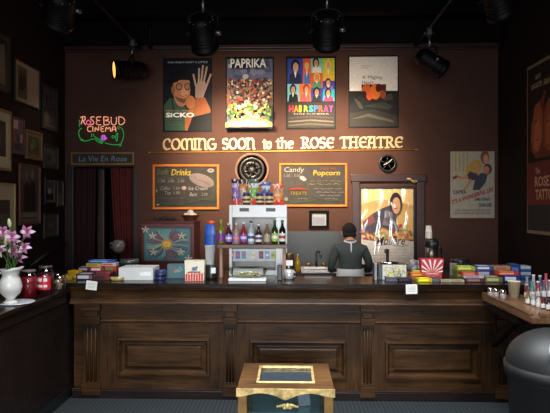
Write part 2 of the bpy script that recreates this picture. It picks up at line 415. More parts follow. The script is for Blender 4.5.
# --- portrait tiles
w, h = poster_size(286, 56.5, 336, 129.5); a = Art(w, h); a.sheet(BK)
tiles = [(0, .33, .62, .97, (50, 66, 150), (30, 34, 70), (226, 180, 150), (20, 20, 30)), (.33, .5, .62, .97, (214, 90, 50), (70, 110, 170), (236, 196, 160), (226, 180, 90)), (.5, .75, .77, .97, (120, 190, 180), (214, 214, 214), (220, 170, 130), (40, 28, 20)), (.75, 1, .66, .97, (180, 190, 60), (226, 170, 60), (232, 190, 150), (230, 190, 80)),
         (0, .25, .38, .62, (120, 196, 210), (24, 24, 30), (220, 170, 140), (40, 26, 20)), (.25, .5, .38, .62, (240, 120, 60), (226, 90, 90), (236, 180, 150), (170, 50, 40)), (.5, .75, .56, .77, (210, 90, 50), (80, 140, 110), (226, 160, 110), (220, 170, 80)), (.5, .75, .38, .56, (60, 60, 150), (30, 34, 48), (220, 160, 130), (30, 22, 20)), (.75, 1, .54, .66, (70, 60, 170), (100, 100, 190), (226, 176, 140), (60, 36, 26)), (.75, 1, .38, .54, (40, 170, 190), (214, 70, 120), (230, 170, 140), (40, 20, 20))]
for x0, x1, q0, q1, bg, cl, sk, hr in tiles:
    x0, x1 = .03 + x0 * .94, .03 + x1 * .94; cw, ch = x1 - x0, q1 - q0; cx = (x0 + x1) / 2
    a.rect(x0, q0, x1, q1, ink(bg)); a.poly([(x0 + cw * .08, q0), (x0 + cw * .16, q0 + ch * .38), (cx, q0 + ch * .5), (x1 - cw * .16, q0 + ch * .38), (x1 - cw * .08, q0)], ink(cl))
    cx += cw * random.uniform(-.1, .1); a.ell(cx, q0 + ch * .71, cw * .28, cw * .3, ink(hr)); a.ell(cx + cw * .02, q0 + ch * .655, cw * .18, cw * .22, ink(tuple(int(v * .85) for v in sk))); a.rect(cx - cw * .07, q0 + ch * .44, cx + cw * .07, q0 + ch * .56, ink(sk))
    a.poly([(cx - cw * .08, q0 + ch * .46), (cx + cw * .08, q0 + ch * .46), (cx, q0 + ch * .24)], ink((232, 226, 220)))
a.rect(.03, .02, .97, .37, ink((48, 42, 40)))
for i, (ch_, c_) in enumerate(zip('HAIRSPRAY', [(236, 60, 90), (240, 140, 40), (240, 210, 50), (150, 200, 60), (60, 180, 170), (70, 120, 210), (230, 90, 60), (236, 60, 130), (220, 60, 170)])):
    a.text(ch_, .06 + i * .099, .235, .06 + i * .099 + (.09 if ch_ != 'I' else .05), .325, ink(c_), .04)
a.text('THIS SUMMER', .14, .2, .86, .215, ink((200, 180, 170)))
for i, c_ in enumerate([(84, 76, 64), (104, 92, 76), (70, 62, 56)]): a.poly([(.05, .04 + i * .05), (.5, .06 + i * .05), (.95, .04 + i * .05), (.95, .06 + i * .05), (.5, .085 + i * .05), (.05, .06 + i * .05)], ink(c_))  # curved grey bands paint the glare across the poster's foot
o = a.build('film_poster', loc=(0, 0, 0)); tag(o, 'bright film poster of coloured portrait tiles over a rainbow title', 'poster', 'coming soon posters above the lettering'); place_back(o, 286, 129.5)
# --- white over black
w, h = poster_size(348.5, 55.5, 398.5, 128); a = Art(w, h); a.sheet(BK)
a.rect(.02, .02, .98, .98, ink((38, 38, 40))); a.rect(.02, .51, .98, .98, ink((226, 218, 216)))
for pts, c_ in (([(.02, .02), (.02, .2), (.5, .26), (.98, .16), (.98, .02)], (52, 50, 48)), ([(.02, .3), (.2, .44), (.5, .4), (.98, .48), (.98, .5), (.02, .5)], (28, 28, 30)), ([(.05, .12), (.4, .2), (.9, .1), (.9, .07), (.4, .15)], (84, 78, 72)), ([(.1, .42), (.24, .35), (.3, .26), (.22, .27)], (74, 70, 66)), ([(.3, .3), (.7, .36), (.9, .3), (.8, .25), (.5, .28)], (60, 58, 56)), ([(.6, .44), (.86, .47), (.9, .4), (.74, .37)], (66, 62, 60))): a.poly(pts, ink(c_))
a.rect(.26, .41, .75, .6, ink((70, 34, 26)))
for cx_, cz_, r_, c_ in ((.36, .52, .09, (190, 90, 40)), (.54, .5, .11, (216, 110, 44)), (.6, .55, .06, (80, 26, 20)), (.42, .44, .06, (220, 90, 50)), (.69, .46, .06, (150, 70, 44)), (.31, .46, .05, (40, 22, 24))): a.ell(cx_, cz_, r_, r_, ink(c_))
a.text('A Mighty', .27, .66, .68, .72, ink((70, 62, 60)), .0); a.text('Heart', .27, .605, .5, .65, ink((70, 62, 60)), .0)
a.text('ANGELINA JOLIE', .25, .845, .46, .86, ink((110, 104, 104))); a.text('DAN FUTTERMAN', .25, .82, .4, .832, ink((130, 124, 124)))
o = a.build('film_poster', loc=(0, 0, 0)); tag(o, 'film poster with white upper half over dark mountains and a small orange photo', 'poster', 'coming soon posters above the lettering'); place_back(o, 348.5, 128)
# --- golden field poster in black frame
YM = YB - .012
w, h = poster_size(358.8, 186.5, 415.2, 266, YM)
t = thing('framed_poster', 'glossy golden film poster of a crouching dark-haired figure in a black frame', 'poster', on_y(358.8, 266, YM))
b = MB(); fw = .03
b.box(0, w, -.03, 0, 0, fw, BLKP, .004); b.box(0, w, -.03, 0, h - fw, h, BLKP, .004); b.box(0, fw, -.03, 0, fw, h - fw, BLKP, .004); b.box(w - fw, w, -.03, 0, fw, h - fw, BLKP, .004)
b.build('frame', t, loc=(0, 0, 0))
a = Art(w - 2 * fw, h - 2 * fw); a.sheet(PAPER, .004)
def G(c):
    n = 'gloss_print_%d_%d_%d' % c
    if n in _mats: return _mats[n]
    m = M(n, c, .3, var=.1, scale=22, coat=1.0); nt = m.node_tree; bs = nt.nodes['Principled BSDF']
    tc = nt.nodes.new('ShaderNodeTexCoord'); mp = nt.nodes.new('ShaderNodeMapping'); mp.inputs['Scale'].default_value = (7, 1, 2.2)
    nz = nt.nodes.new('ShaderNodeTexNoise'); nz.inputs['Scale'].default_value = 1.0; nz.inputs['Detail'].default_value = 1
    bp = nt.nodes.new('ShaderNodeBump'); bp.inputs['Strength'].default_value = 1.0; bp.inputs['Distance'].default_value = .06
    nt.links.new(tc.outputs['Object'], mp.inputs['Vector']); nt.links.new(mp.outputs['Vector'], nz.inputs['Vector'])
    nt.links.new(nz.outputs['Fac'], bp.inputs['Height']); nt.links.new(bp.outputs['Normal'], bs.inputs['Coat Normal'])
    return m
a.rect(0, 0, 1, 1, G((214, 202, 190))); a.rect(0, .28, 1, 1, G((208, 164, 96))); a.rect(0, .74, 1, 1, G((226, 186, 124))); a.poly([(0, .8), (.4, .86), (1, .78), (1, .72), (0, .72)], G((196, 150, 84)))
for i in range(70): a.ell(random.uniform(.02, .98), random.uniform(.3, .5), random.uniform(.02, .06), random.uniform(.012, .035), G(random.choice([(170, 60, 40), (196, 120, 60), (120, 90, 50), (214, 180, 130), (150, 40, 44), (150, 150, 90)])), n=8)
a.poly([(.06, .44), (.02, .56), (.2, .66), (.4, .74), (.56, .78), (.68, .7), (.66, .56), (.56, .44), (.4, .5), (.24, .42)], G((60, 52, 62)))
a.poly([(.4, .52), (.48, .72), (.6, .68), (.58, .5)], G((120, 108, 116))); a.poly([(.02, .56), (.2, .66), (.28, .56), (.1, .5)], G((130, 60, 50)))
a.poly([(.44, .6), (.62, .46), (.72, .44), (.7, .5), (.56, .64)], G((88, 76, 80)))
a.ell(.66, .8, .12, .15, G((30, 22, 22))); a.ell(.67, .775, .08, .11, G((204, 150, 110))); a.line([(.62, .74), (.68, .735)], .006, G((60, 30, 24)))
a.poly([(0, 0), (1, 0), (1, .3), (.6, .33), (.3, .3), (0, .33)], G((206, 198, 192)))
a.text('Molière', .28, .255, .84, .37, G((56, 30, 30)), .01, .35); a.line([(.24, .24), (.5, .262), (.78, .235), (.9, .25)], .004, G((70, 40, 40)))
for i in range(4): a.text('romain duris fabrice luchini', .14, .19 - i * .04, .86, .203 - i * .04, G((150, 142, 140)))
a.build('print', t, loc=(fw, -.012, fw))
# --- cream vintage poster
w, h = poster_size(450.5, 151.5, 494.5, 218); a = Art(w, h); a.sheet(PAPER)
V = lambda c: M('old_print_%d_%d_%d' % c, c, .7, var=.12, scale=26)
a.rect(0, 0, 1, 1, V((168, 158, 142))); a.rect(.02, .7, .4, .985, V((150, 142, 122)))
for i in range(4): a.rect(.05 + i * .09, .62, .09 + i * .09, .98, V((176, 160, 118)))
a.poly([(.34, .62), (.4, .8), (.54, .88), (.68, .86), (.72, .76), (.6, .64), (.46, .58)], V((176, 140, 60)))
a.poly([(.34, .62), (.44, .7), (.62, .66), (.6, .58), (.46, .56)], V((60, 52, 58)))
a.ell(.78, .91, .1, .1, V((122, 62, 40))); a.ell(.8, .885, .06, .07, V((196, 136, 104)))
a.line([(.56, .84), (.6, .7), (.68, .62)], .016, V((190, 134, 104)))
a.line([(.4, .62), (.26, .6), (.1, .63)], .018, V((186, 122, 92))); a.line([(.46, .58), (.36, .46), (.26, .4)], .016, V((186, 122, 92)))
a.poly([(.04, .61), (.16, .65), (.14, .6), (.06, .58)], V((110, 40, 36)))
a.poly([(.5, .42), (.56, .6), (.7, .68), (.84, .66), (.8, .54), (.66, .42)], V((56, 58, 70)))
a.ell(.84, .735, .1, .08, V((84, 50, 38))); a.ell(.81, .72, .07, .06, V((190, 120, 90)))
a.text("IT'S A WONDERFUL LIFE", .03, .2, .97, .27, V((158, 44, 44)), .03, 0, .2)
a.text('JAMES STEWART', .55, .245, .9, .305, V((48, 58, 84)), .02); a.text('DONNA REED', .64, .165, .94, .225, V((48, 58, 84)), .02); a.text('CAPRA', .05, .36, .36, .42, V((48, 58, 84)), .02)
a.text('LIONEL BARRYMORE THOMAS MITCHELL', .1, .105, .92, .13, V((50, 46, 52))); a.text('HENRY TRAVERS BEULAH BONDI WARD BOND', .08, .06, .92, .085, V((70, 66, 70)))
o = a.build('film_poster', loc=(0, 0, 0)); tag(o, 'cream vintage film poster of a leaning couple with slanted red title', 'poster'); place_back(o, 450.5, 218)
# --- right wall poster, black with orange faces
pa, pb = on_x(527, 68, XR - .008), on_x(527, 233, XR - .008)
Yfar, Ynear = pa.y, pa.y - .78; w, h = Yfar - Ynear, pa.z - pb.z
a = Art(w, h); a.sheet(V((150, 132, 104)))
a.rect(.03, .02, .97, .98, V((18, 16, 17))); a.rect(.03, .02, .97, .3, V((46, 46, 52)))
a.poly([(.12, .5), (.16, .7), (.34, .8), (.6, .82), (.9, .74), (.94, .5), (.7, .44), (.3, .44)], V((120, 58, 38)))
a.poly([(.14, .56), (.2, .72), (.38, .78), (.5, .7), (.52, .56), (.4, .48), (.24, .47)], V((178, 98, 62))); a.poly([(.54, .5), (.56, .68), (.7, .77), (.86, .7), (.88, .54), (.72, .46)], V((160, 84, 54)))
a.poly([(.22, .5), (.26, .62), (.36, .68), (.46, .62), (.46, .53), (.36, .48)], V((206, 128, 84))); a.poly([(.6, .52), (.62, .64), (.72, .68), (.78, .6), (.72, .5)], V((190, 110, 72)))
a.poly([(.1, .66), (.16, .8), (.4, .86), (.56, .8), (.44, .77), (.26, .75), (.2, .66)], V((36, 20, 17))); a.poly([(.54, .72), (.62, .82), (.84, .82), (.95, .7), (.92, .54), (.86, .7), (.7, .77)], V((30, 18, 16)))
a.line([(.26, .655), (.36, .66)], .006, V((70, 34, 24))); a.line([(.62, .635), (.7, .64)], .006, V((70, 34, 24))); a.line([(.32, .545), (.42, .55)], .007, V((140, 46, 38)))
a.rect(.03, .17, .97, .42, V((128, 50, 48)))
a.text('BURT', .3, .9, .46, .925, V((206, 180, 140)), .02); a.text('LANCASTER', .16, .85, .5, .88, V((206, 180, 140)), .02); a.text('ANNA MAGNANI', .55, .845, .95, .88, V((206, 180, 140)), .02)
a.text('The', .3, .35, .44, .385, V((226, 190, 150)), .02); a.text('ROSE', .28, .275, .72, .335, V((226, 186, 146)), .03); a.text('TATTOO', .3, .2, .95, .26, V((226, 186, 146)), .03)
o = a.build('film_poster', loc=(XR - .008, Yfar, pb.z), rz=-PI / 2); tag(o, 'black vintage film poster with orange faces on the right wall', 'poster')

# ================================================================== LETTERING: pen-drawn letters on the wall
def arc(cx, cz, rx, rz, a0, a1, n=14): return [(cx + rx * math.cos(math.radians(a0 + (a1 - a0) * i / n)), cz + rz * math.sin(math.radians(a0 + (a1 - a0) * i / n))) for i in range(n + 1)]
GL = {
 'C': (.74, [arc(.42, .5, .34, .46, 52, 305), [(.62, .86), (.64, .72)]]),
 'O': (.86, [arc(.43, .5, .35, .46, 0, 360, 22)]),
 'M': (1.12, [arc(.34, .5, .25, .46, 90, 270) , [(.34, .96), (.5, .9), (.56, .7), (.56, .03)], arc(.8, .66, .24, .3, 170, 20), [(1.02, .72), (1.02, .12), (1.1, .03)]]),
 'I': (.36, [[(.18, .03), (.18, .97)], [(.04, .97), (.32, .97)], [(.04, .03), (.32, .03)]]),
 'N': (.86, [[(.16, .03), (.16, .97)], [(.02, .97), (.2, .97)], [(.04, .03), (.3, .03)], arc(.44, .64, .27, .32, 165, 0), [(.71, .66), (.71, .1), (.82, .03)]]),
 'G': (.84, [arc(.42, .5, .34, .46, 60, 300), [(.5, .5), (.76, .5), (.72, .2), (.6, .04)]]),
 'S': (.66, [arc(.32, .73, .22, .23, 30, 250, 10) + arc(.34, .27, .24, .25, 80, -150, 10)]),
 'T': (.72, [[(.04, .84), (.1, .95), (.62, .95), (.7, .84)], [(.36, .95), (.36, .03)], [(.22, .03), (.5, .03)]]),
 'H': (.9, [[(.2, .03), (.2, .97)], [(.7, .03), (.7, .97)], [(.2, .52), (.7, .52)], [(.06, .97), (.34, .97)], [(.06, .03), (.34, .03)], [(.56, .97), (.84, .97)], [(.56, .03), (.84, .03)]]),
 'E': (.74, [arc(.44, .5, .34, .46, 55, 305), [(.14, .5), (.6, .5)], [(.66, .9), (.66, .76)]]),
 'A': (.84, [[(.14, .03), (.2, .7), (.4, .95)], [(.08, .97), (.66, .97)], [(.62, .97), (.66, .03)], [(.18, .46), (.64, .46)], [(.04, .03), (.26, .03)], [(.54, .03), (.8, .03)]]),
 'R': (.84, [[(.2, .03), (.2, .97)], [(.04, .97), (.3, .97)], [(.04, .03), (.36, .03)], arc(.36, .73, .26, .23, 90, -90), [(.4, .5), (.66, .1), (.82, .03)]]),
 't': (.44, [[(.2, .84), (.2, .12), (.3, .03), (.42, .1)], [(.04, .66), (.4, .66)]]),
 'o': (.62, [arc(.31, .34, .23, .32, 0, 360, 18)]),
 'h': (.64, [[(.14, .03), (.14, .97)], [(.02, .97), (.18, .97)], arc(.32, .44, .2, .22, 165, 0), [(.52, .46), (.52, .03)]]),
 'e': (.58, [arc(.31, .34, .23, .32, 20, 310), [(.1, .34), (.52, .4)]]),
}
LETM = M('cream_gilt_letter_paint', (206, 180, 136), .4, 0, var=.06, scale=24)
def pen_word(t, word, px0, px1, yb, yt, Y):
    s = on_y(px0, yb, Y); e = on_y(px1, yb, Y); H = Z_(yt, Y, px0) - s.z
    tot = sum(GL[c][0] for c in word); sc = (e.x - s.x) / tot; x = 0
    for c in word:
        gw, strokes = GL[c]; b = MB(); nn = 0
        for st in strokes:
            for p, q in zip(st, st[1:]):
                P = Vector((s.x + (x + p[0]) * sc, s.z + p[1] * H)); Qv = Vector((s.x + (x + q[0]) * sc, s.z + q[1] * H))
                nb = Vector((.0118, .003)); tk = Vector((0, .0075))
                if P.x > Qv.x: P, Qv = Qv, P
                pts = [P - nb, P - nb + tk, P + nb + tk, P + nb - tk, P - nb - tk, Qv - nb - tk, Qv - nb + tk, Qv + nb + tk, Qv + nb - tk]
                nn += 1; b.prism(hull(pts), Y - .004 - .0002 * nn, Y, LETM)
        b.build('letter', t); x += gw
def hull(pts):
    P = sorted(set((round(p.x, 6), round(p.y, 6)) for p in pts)); lo, up = [], []
    cr = lambda o, a, c: (a[0] - o[0]) * (c[1] - o[1]) - (a[1] - o[1]) * (c[0] - o[0])
    for p in P:
        while len(lo) > 1 and cr(lo[-2], lo[-1], p) <= 0: lo.pop()
        lo.append(p)
    for p in reversed(P):
        while len(up) > 1 and cr(up[-2], up[-1], p) <= 0: up.pop()
        up.append(p)
    return lo[:-1] + up[:-1]
t = thing('wall_sign', 'long cream gothic lettering over a thin gilt rail on the maroon wall', 'sign', on_y(283, 152, YB))
Yl = YB - .002
for wd, x0, x1, yb, yt in (('COMING', 162.8, 216.5, 150, 138.6), ('SOON', 222, 255, 149.4, 138.2), ('to', 262.8, 271.5, 149, 138), ('the', 276, 293.5, 148.6, 137.6), ('ROSE', 301, 334, 148.4, 137.4), ('THEATRE', 340, 403, 148, 136.8)): pen_word(t, wd, x0, x1, yb, yt, Yl)
b = MB(); GILT = M('gilt_rail', (214, 150, 70), .35, .4)
s, e = on_y(150, 152.6, YB - .01), on_y(415, 149.6, YB - .01); b.tube([s, e], .009, GILT, 8)
for i in range(5): b.ball(s + Vector((-.01 + i * .014, 0, .002 * (i % 2))), (.014 - .0015 * i, .008, .012 - .001 * i), GILT, 8)
for i in range(3): b.ball(e + Vector((i * .016, 0, 0)), (.01, .006, .007), GILT, 8)
b.build('rail', t)

# ================================================================== CHALKBOARDS
SLATE = M('chalkboard_slate', (52, 46, 44), .8, var=.25, scale=9)
OAK = wood('orange_oak_frame', (190, 96, 30), (226, 130, 52), rough=.5, coat=0)
def board(x0, y0, x1, y1, name, label, fr, fw, cat='chalkboard'):
    Y = YB - .004; w, h = poster_size(x0, y0, x1, y1, Y)
    t = thing(name, label, cat, on_y(x0, y1, Y))
    b = MB()
    b.box(0, w, -.025, 0, 0, fw, fr, .003); b.box(0, w, -.025, 0, h - fw, h, fr, .003); b.box(0, fw, -.025, 0, fw, h - fw, fr, .003); b.box(w - fw, w, -.025, 0, fw, h - fw, fr, .003)
    b.build('frame', t, loc=(0, 0, 0))
    a = Art(w - 2 * fw, h - 2 * fw); a.sheet(SLATE, .006); return t, a, fw
t, a, fw = board(153, 164.5, 219.3, 209.3, 'menu_chalkboard', 'chalkboard of drinks in an orange frame above the painted teal cabinet', OAK, .03)
cw, cy_, cg, cp, cgr = chalk((216, 210, 204)), chalk((236, 204, 60)), chalk((110, 130, 90)), chalk((214, 170, 160)), chalk((70, 120, 70))
a.text('Soft', .03, .8, .22, .94, chalk((120, 130, 70)), .015, .25); a.text('Drinks', .26, .78, .58, .94, cy_, .015, .25)
for i, x in enumerate((.05, .2, .36)): a.scrib(x, x + .1, .71, .015, chalk((150, 144, 140))); a.line([(x, .735), (x + .11, .737)], .0012, cg)
for x, s_ in ((.05, '1.50'), (.2, '2.00'), (.36, '2.50')): a.text(s_, x, .61, x + .11, .68, chalk((176, 170, 160)), .005, .2)
a.text('Coffee', .09, .42, .24, .51, chalk((190, 184, 176)), .0, .25); a.text('1.50', .3, .43, .4, .5, chalk((190, 184, 176)), .0, .2)
a.text('Tea', .16, .31, .25, .39, chalk((190, 184, 176)), .0, .25); a.text('1.50', .3, .32, .4, .39, chalk((190, 184, 176)), .0, .2)
for i in range(5): a.scrib(.05 + i * .085, .05 + i * .085 + .07, .22, .018, chalk((150, 146, 140)))
a.ell(.755, .66, .21, .15, chalk((164, 142, 140)), -.32, 24)
for i in range(6): a.line([(.58 + i * .03, .76 - i * .02), (.72 + i * .025, .66 - i * .018), (.9, .6 - i * .02)], .0015, chalk((120, 104, 104)))
a.ell(.9, .9, .055, .05, chalk((196, 186, 180))); a.ell(.9, .9, .03, .025, chalk((130, 130, 110)))
a.line([(.9, .85), (.94, .7), (.96, .5), (.93, .3), (.96, .18)], .003, cgr); a.line([(.02, .14), (.2, .08), (.4, .06), (.6, .13), (.8, .2), (.97, .13)], .0045, cgr); a.line([(.48, .4), (.47, .25), (.6, .14)], .003, cgr)
a.ell(.47, .47, .042, .05, cp); a.ell(.475, .48, .02, .02, chalk((230, 210, 204)))
a.text('Ice Cream', .54, .42, .85, .51, cw, .005, .25); a.text('Bars', .56, .27, .68, .36, cw, .0, .25); a.text('2.00', .75, .28, .85, .35, chalk((180, 176, 170)), 0, .2)
a.ell(.03, .4, .015, .04, chalk((170, 164, 160))); a.ell(.05, .06, .02, .02, cw)
a.build('slate', t, loc=(fw, -.008, fw))
t, a, fw = board(279.2, 163.3, 347, 206.6, 'menu_chalkboard', 'chalkboard of candy and popcorn in an orange frame beside the snack bags', OAK, .026)
a.text('Candy', .05, .79, .36, .95, chalk((200, 194, 186)), .0, .1); a.text('1.00 - 3.00', .05, .7, .3, .77, chalk((160, 154, 148)), 0, .1)
a.text('Fresh Hot', .62, .88, .86, .95, chalk((176, 70, 44)), 0, .1); a.text('Popcorn', .5, .7, .92, .87, chalk((226, 190, 50)), .015, .1)
a.ell(.33, .68, .04, .05, chalk((200, 180, 176))); a.ell(.36, .64, .035, .04, chalk((214, 200, 190)))
for i in range(5): a.scrib(.45 + i * .105, .53 + i * .105, .6, .018, chalk((176, 170, 90)))
for i in range(4): a.scrib(.43 + i * .13, .53 + i * .13, .52, .022, chalk((196, 180, 70)), .002)
for r_, (x0, n) in enumerate(((.5, 4), (.54, 4), (.6, 3), (.68, 2))):
    for i in range(n): a.scrib(x0 + i * .115, x0 + i * .115 + .095, .4 - r_ * .085, .016, chalk((206, 200, 192)))
a.poly([(.1, .36), (.16, .42), (.26, .44), (.36, .42), (.44, .36), (.26, .38)], chalk((170, 56, 36)))
a.text('TREATS', .14, .24, .4, .33, chalk((170, 150, 60)), .0, .1); a.scrib(.26, .42, .15, .02, chalk((180, 170, 150)))
a.line([(.4, .62), (.42, .4), (.52, .22), (.7, .1), (.95, .1)], .003, cgr); a.line([(.06, .14), (.2, .05), (.5, .1)], .003, cgr); a.ell(.08, .14, .03, .05, chalk((150, 150, 140)))
a.build('slate', t, loc=(fw, -.008, fw))
LOAK = wood('pale_oak_frame', (112, 80, 48), (158, 116, 72), rough=.5)
t, a, fw = board(71.5, 152.5, 134.5, 165, 'name_chalkboard', 'narrow framed slate with faint blue chalk writing above the curtained doorway', LOAK, .022)
a.text('La Vie En Rose', .1, .2, .9, .8, chalk((170, 196, 226)), .0, .1)
a.build('slate', t, loc=(fw, -.008, fw))

# ================================================================== NEON SIGN
t = thing('neon_sign', 'lit neon cinema sign with orange letters, green vine and purple rose', 'neon sign', on_y(104, 145, YB - .03))
def neon(col, e): return M('neon_%d_%d_%d' % col, col, .4, emit=e, var=0.02)
NO, NG, NP, NPK = neon((246, 168, 132), .8), neon((30, 150, 66), .75), neon((196, 104, 214), .85), neon((236, 96, 140), .8)
def npt(u, v): return on_y(70 + u / 6.886, 110 + v / 6.886, YB - .035)
def nstroke(b, pts, m, r=.0075, smooth=0):
    P = [Vector((p[0], p[1])) for p in pts]
    for _ in range(smooth):
        Q = [P[0]]
        for p, q in zip(P, P[1:]): Q += [p * .75 + q * .25, p * .25 + q * .75]
        Q.append(P[-1]); P = Q
    b.tube([npt(p.x, p.y) for p in P], r, m, 6)
b = MB()
for st in ([(72, 52), (85, 46), (105, 46)], [(88, 50), (84, 75), (76, 98)], [(100, 47), (108, 60), (96, 74), (88, 76), (98, 88), (108, 102)],
           [(168, 48), (150, 46), (140, 56), (150, 68), (164, 80), (162, 98), (140, 103)], [(214, 48), (188, 46), (180, 60), (190, 72), (206, 73)], [(190, 72), (178, 86), (188, 102), (214, 102)],
           [(232, 48), (234, 102)], [(230, 47), (262, 48), (266, 66), (240, 72)], [(240, 72), (272, 78), (270, 100), (234, 103)],
           [(284, 48), (282, 80), (290, 102), (312, 102), (320, 84), (320, 48)], [(336, 48), (336, 102), (362, 100), (380, 78), (366, 50), (334, 47)],
           [(146, 114), (126, 112), (118, 130), (126, 148), (146, 148)], [(157, 112), (157, 148)], [(172, 148), (174, 114), (196, 148), (198, 112)], [(234, 113), (214, 113), (212, 148), (234, 148)], [(213, 130), (230, 130)],
           [(244, 148), (248, 114), (260, 134), (274, 114), (280, 148)], [(288, 148), (294, 116), (306, 112), (314, 122), (316, 148)], [(291, 134), (314, 134)]): nstroke(b, st, NO, .0065, 1)
b.build('letter_tubing', t)
b = MB(); nstroke(b, [(128 + 15 * math.cos(a_ * .524), 86 + 15 * math.sin(a_ * .524)) for a_ in range(13)], NPK, .008); b.build('pink_tubing', t)
b = MB()
for st in ([(64, 68), (68, 80), (64, 95), (66, 114)], [(82, 124), (66, 134), (58, 158), (66, 186), (76, 206), (92, 214), (88, 200), (74, 208)], [(92, 214), (124, 212), (148, 200), (176, 198), (200, 208), (224, 232)],
           [(150, 188), (146, 170), (160, 164), (164, 180), (190, 196), (214, 204), (230, 222)], [(176, 208), (200, 224), (222, 232), (214, 214), (190, 204)], [(240, 226), (280, 238), (320, 240), (350, 234), (352, 246), (336, 246)],
           [(350, 236), (364, 204), (372, 164), (356, 122), (334, 114), (326, 124), (342, 132)], [(322, 216), (314, 196), (318, 168), (328, 152), (330, 180), (322, 214)], [(308, 180), (290, 176), (286, 188), (300, 194), (312, 182)]): nstroke(b, st, NG, .0055, 2)
b.build('vine_tubing', t)
b = MB(); nstroke(b, [(232 + (21 - k * .62) * math.cos(k * .5), 188 + (21 - k * .62) * math.sin(k * .5)) for k in range(32)], NP, .0055); b.build('rose_tubing', t)
b = MB()
for u, v in ((90, 48), (234, 75), (336, 75), (64, 90), (370, 180), (232, 232), (130, 130), (290, 135)):
    p = npt(u, v); b.tube([p + Vector((0, .008, 0)), (p.x, YB, p.z)], .004, BLKP, 6)
b.build('standoffs', t)

# ================================================================== ROUND WALL PIECES
def reel(px, py, rpx, name, label, cat, clock=False):
    Y = YB; c = on_y(px, py, Y); R = rpx * Y / FPX
    t = thing(name, label, cat, c); ax = (0, -1, 0)
    if not clock:
        b = MB(); b.lathe([(R * 1.16, .002), (R * 1.36, .002), (R * 1.36, .008), (R * 1.3, .016), (R * 1.2, .012), (R * 1.16, .002)], c, M('tan_glare_ring', (112, 82, 64), .5), 40, ax); b.build('glare_ring', t)  # glare around the reel, shaped as a tan ring
    b = MB(); b.lathe([(R * .78, .014), (R, .014), (R, .04), (R * .96, .046), (R * .82, .046), (R * .78, .04), (R * .78, .014)], c, BLKP, 40, ax); b.build('rim', t)
    b = MB()
    for i in range(6 if not clock else 5):
        a_ = 2 * PI * i / (6 if not clock else 5) + .3; d = Vector((math.cos(a_), 0, math.sin(a_)))
        b.tube([c + d * R * .15 + Vector((0, -.03, 0)), c + d * R * .85 + Vector((0, -.03, 0))], R * .085, BLKP, 8)
    b.build('spokes', t)
    b = MB(); b.lathe([(0, .0), (R * .3, .0), (R * .3, .04), (R * .1, .048), (0, .048)], c, BLKP if clock else M('dull_dark_hub', (60, 56, 54), .4, .5), 24, ax); b.build('hub', t)
    if clock:
        b = MB()
        for a_, L in ((math.radians(42), .72), (math.radians(205), .5)):
            d = Vector((math.cos(a_), 0, math.sin(a_))); b.tube([c + Vector((0, -.055, 0)), c + d * R * L + Vector((0, -.055, 0))], .005, PAPER, 6)
        b.build('hands', t)
    else:
        b = MB(); b.lathe([(R * .4, .012), (R * .74, .012), (R * .74, .024), (R * .4, .024), (R * .4, .012)], c, M('dark_film_coil', (40, 34, 32), .3, .2), 36, ax); b.build('film_coil', t)
    return t
reel(252, 170, 12.8, 'film_reel', 'round black film reel inside a painted tan ring of glare above the snack bags', 'film reel')
reel(387, 163.5, 8.6, 'wall_clock', 'small black wall clock with open spokes and white hands', 'clock', True)
# gold ribbon ornament on the door casing
b = MB(); p = on_y(412, 180.5, YB - .05)
b.tube([p + Vector((-.07, 0, .02)), p + Vector((-.03, 0, .025)), p + Vector((0, 0, 0)), p + Vector((.06, 0, -.012)), p + Vector((.085, 0, -.005))], [.012, .014, .01, .014, .004], GOLD, 8)
b.tube([p + Vector((-.05, 0, .03)), p + Vector((.02, 0, -.02)), p + Vector((.05, 0, -.03))], [.004, .01, .004], GOLD, 8)
tag(b.build('gilt_ornament'), 'small gilt ribbon ornament on the casing above the golden poster', 'ornament')
# framed notice
t, a, fw = board(309, 210.5, 329, 228.5, 'framed_notice', 'small white printed notice in a black frame above the sink', M('matt_black_frame', (14, 14, 15), .8, spec=.1), .04, 'notice')
a.rect(0, 0, 1, 1, M('grey_notice_paper', (150, 148, 150), .7)); a.rect(.08, .08, .92, .7, rgb((126, 128, 140)));
for i in range(3): a.scrib(.14, .86, .2 + i * .17, .02, rgb((120, 124, 140)))
a.build('notice_sheet', t, loc=(fw, -.008, fw))

# ================================================================== FRAMED PICTURES ON THE LEFT WALL
LW = XL + .004
def lw_frame(px0, px1, yt0, yt1, yb0, yb1, frame, matc, imgs, label, fwid=.022, mw=.0, bg=(40, 40, 44)):
    A_, B_ = on_x(px0, yt0, LW), on_x(px1, yt1, LW); C_, D_ = on_x(px0, yb0, LW), on_x(px1, yb1, LW)
    zt, zb = (A_.z + B_.z) / 2, (C_.z + D_.z) / 2; w, h = B_.y - A_.y, zt - zb
    t = thing('framed_picture', label, 'picture', (LW, A_.y, zb), 'framed pictures on the left wall', PI / 2)
    b = MB(); fm = M('frame_%d_%d_%d' % frame, frame, .4, var=.1)
    b.box(0, w, -.025, 0, 0, fwid, fm, .003); b.box(0, w, -.025, 0, h - fwid, h, fm, .003); b.box(0, fwid, -.025, 0, fwid, h - fwid, fm, .003); b.box(w - fwid, w, -.025, 0, fwid, h - fwid, fm, .003)
    b.build('frame', t, loc=(0, 0, 0))
    a = Art(w - 2 * fwid, h - 2 * fwid); a.sheet(rgb(matc), .004)
    for q in imgs:
        k, args, c = q[0], q[1], q[2]
        if k == 'r': a.rect(*args, rgb(c))
        elif k == 'e': a.ell(*args, rgb(c))
        elif k == 'p': a.poly(args, rgb(c))
    a.build('print', t, loc=(fwid, -.01, fwid))
def person_img(x, z, s, c1_, c2_): return [('p', [(x - .1 * s, z), (x - .09 * s, z + .3 * s), (x, z + .36 * s), (x + .09 * s, z + .3 * s), (x + .1 * s, z)], c1_), ('e', (x, z + .41 * s, .05 * s, .065 * s), c2_)]
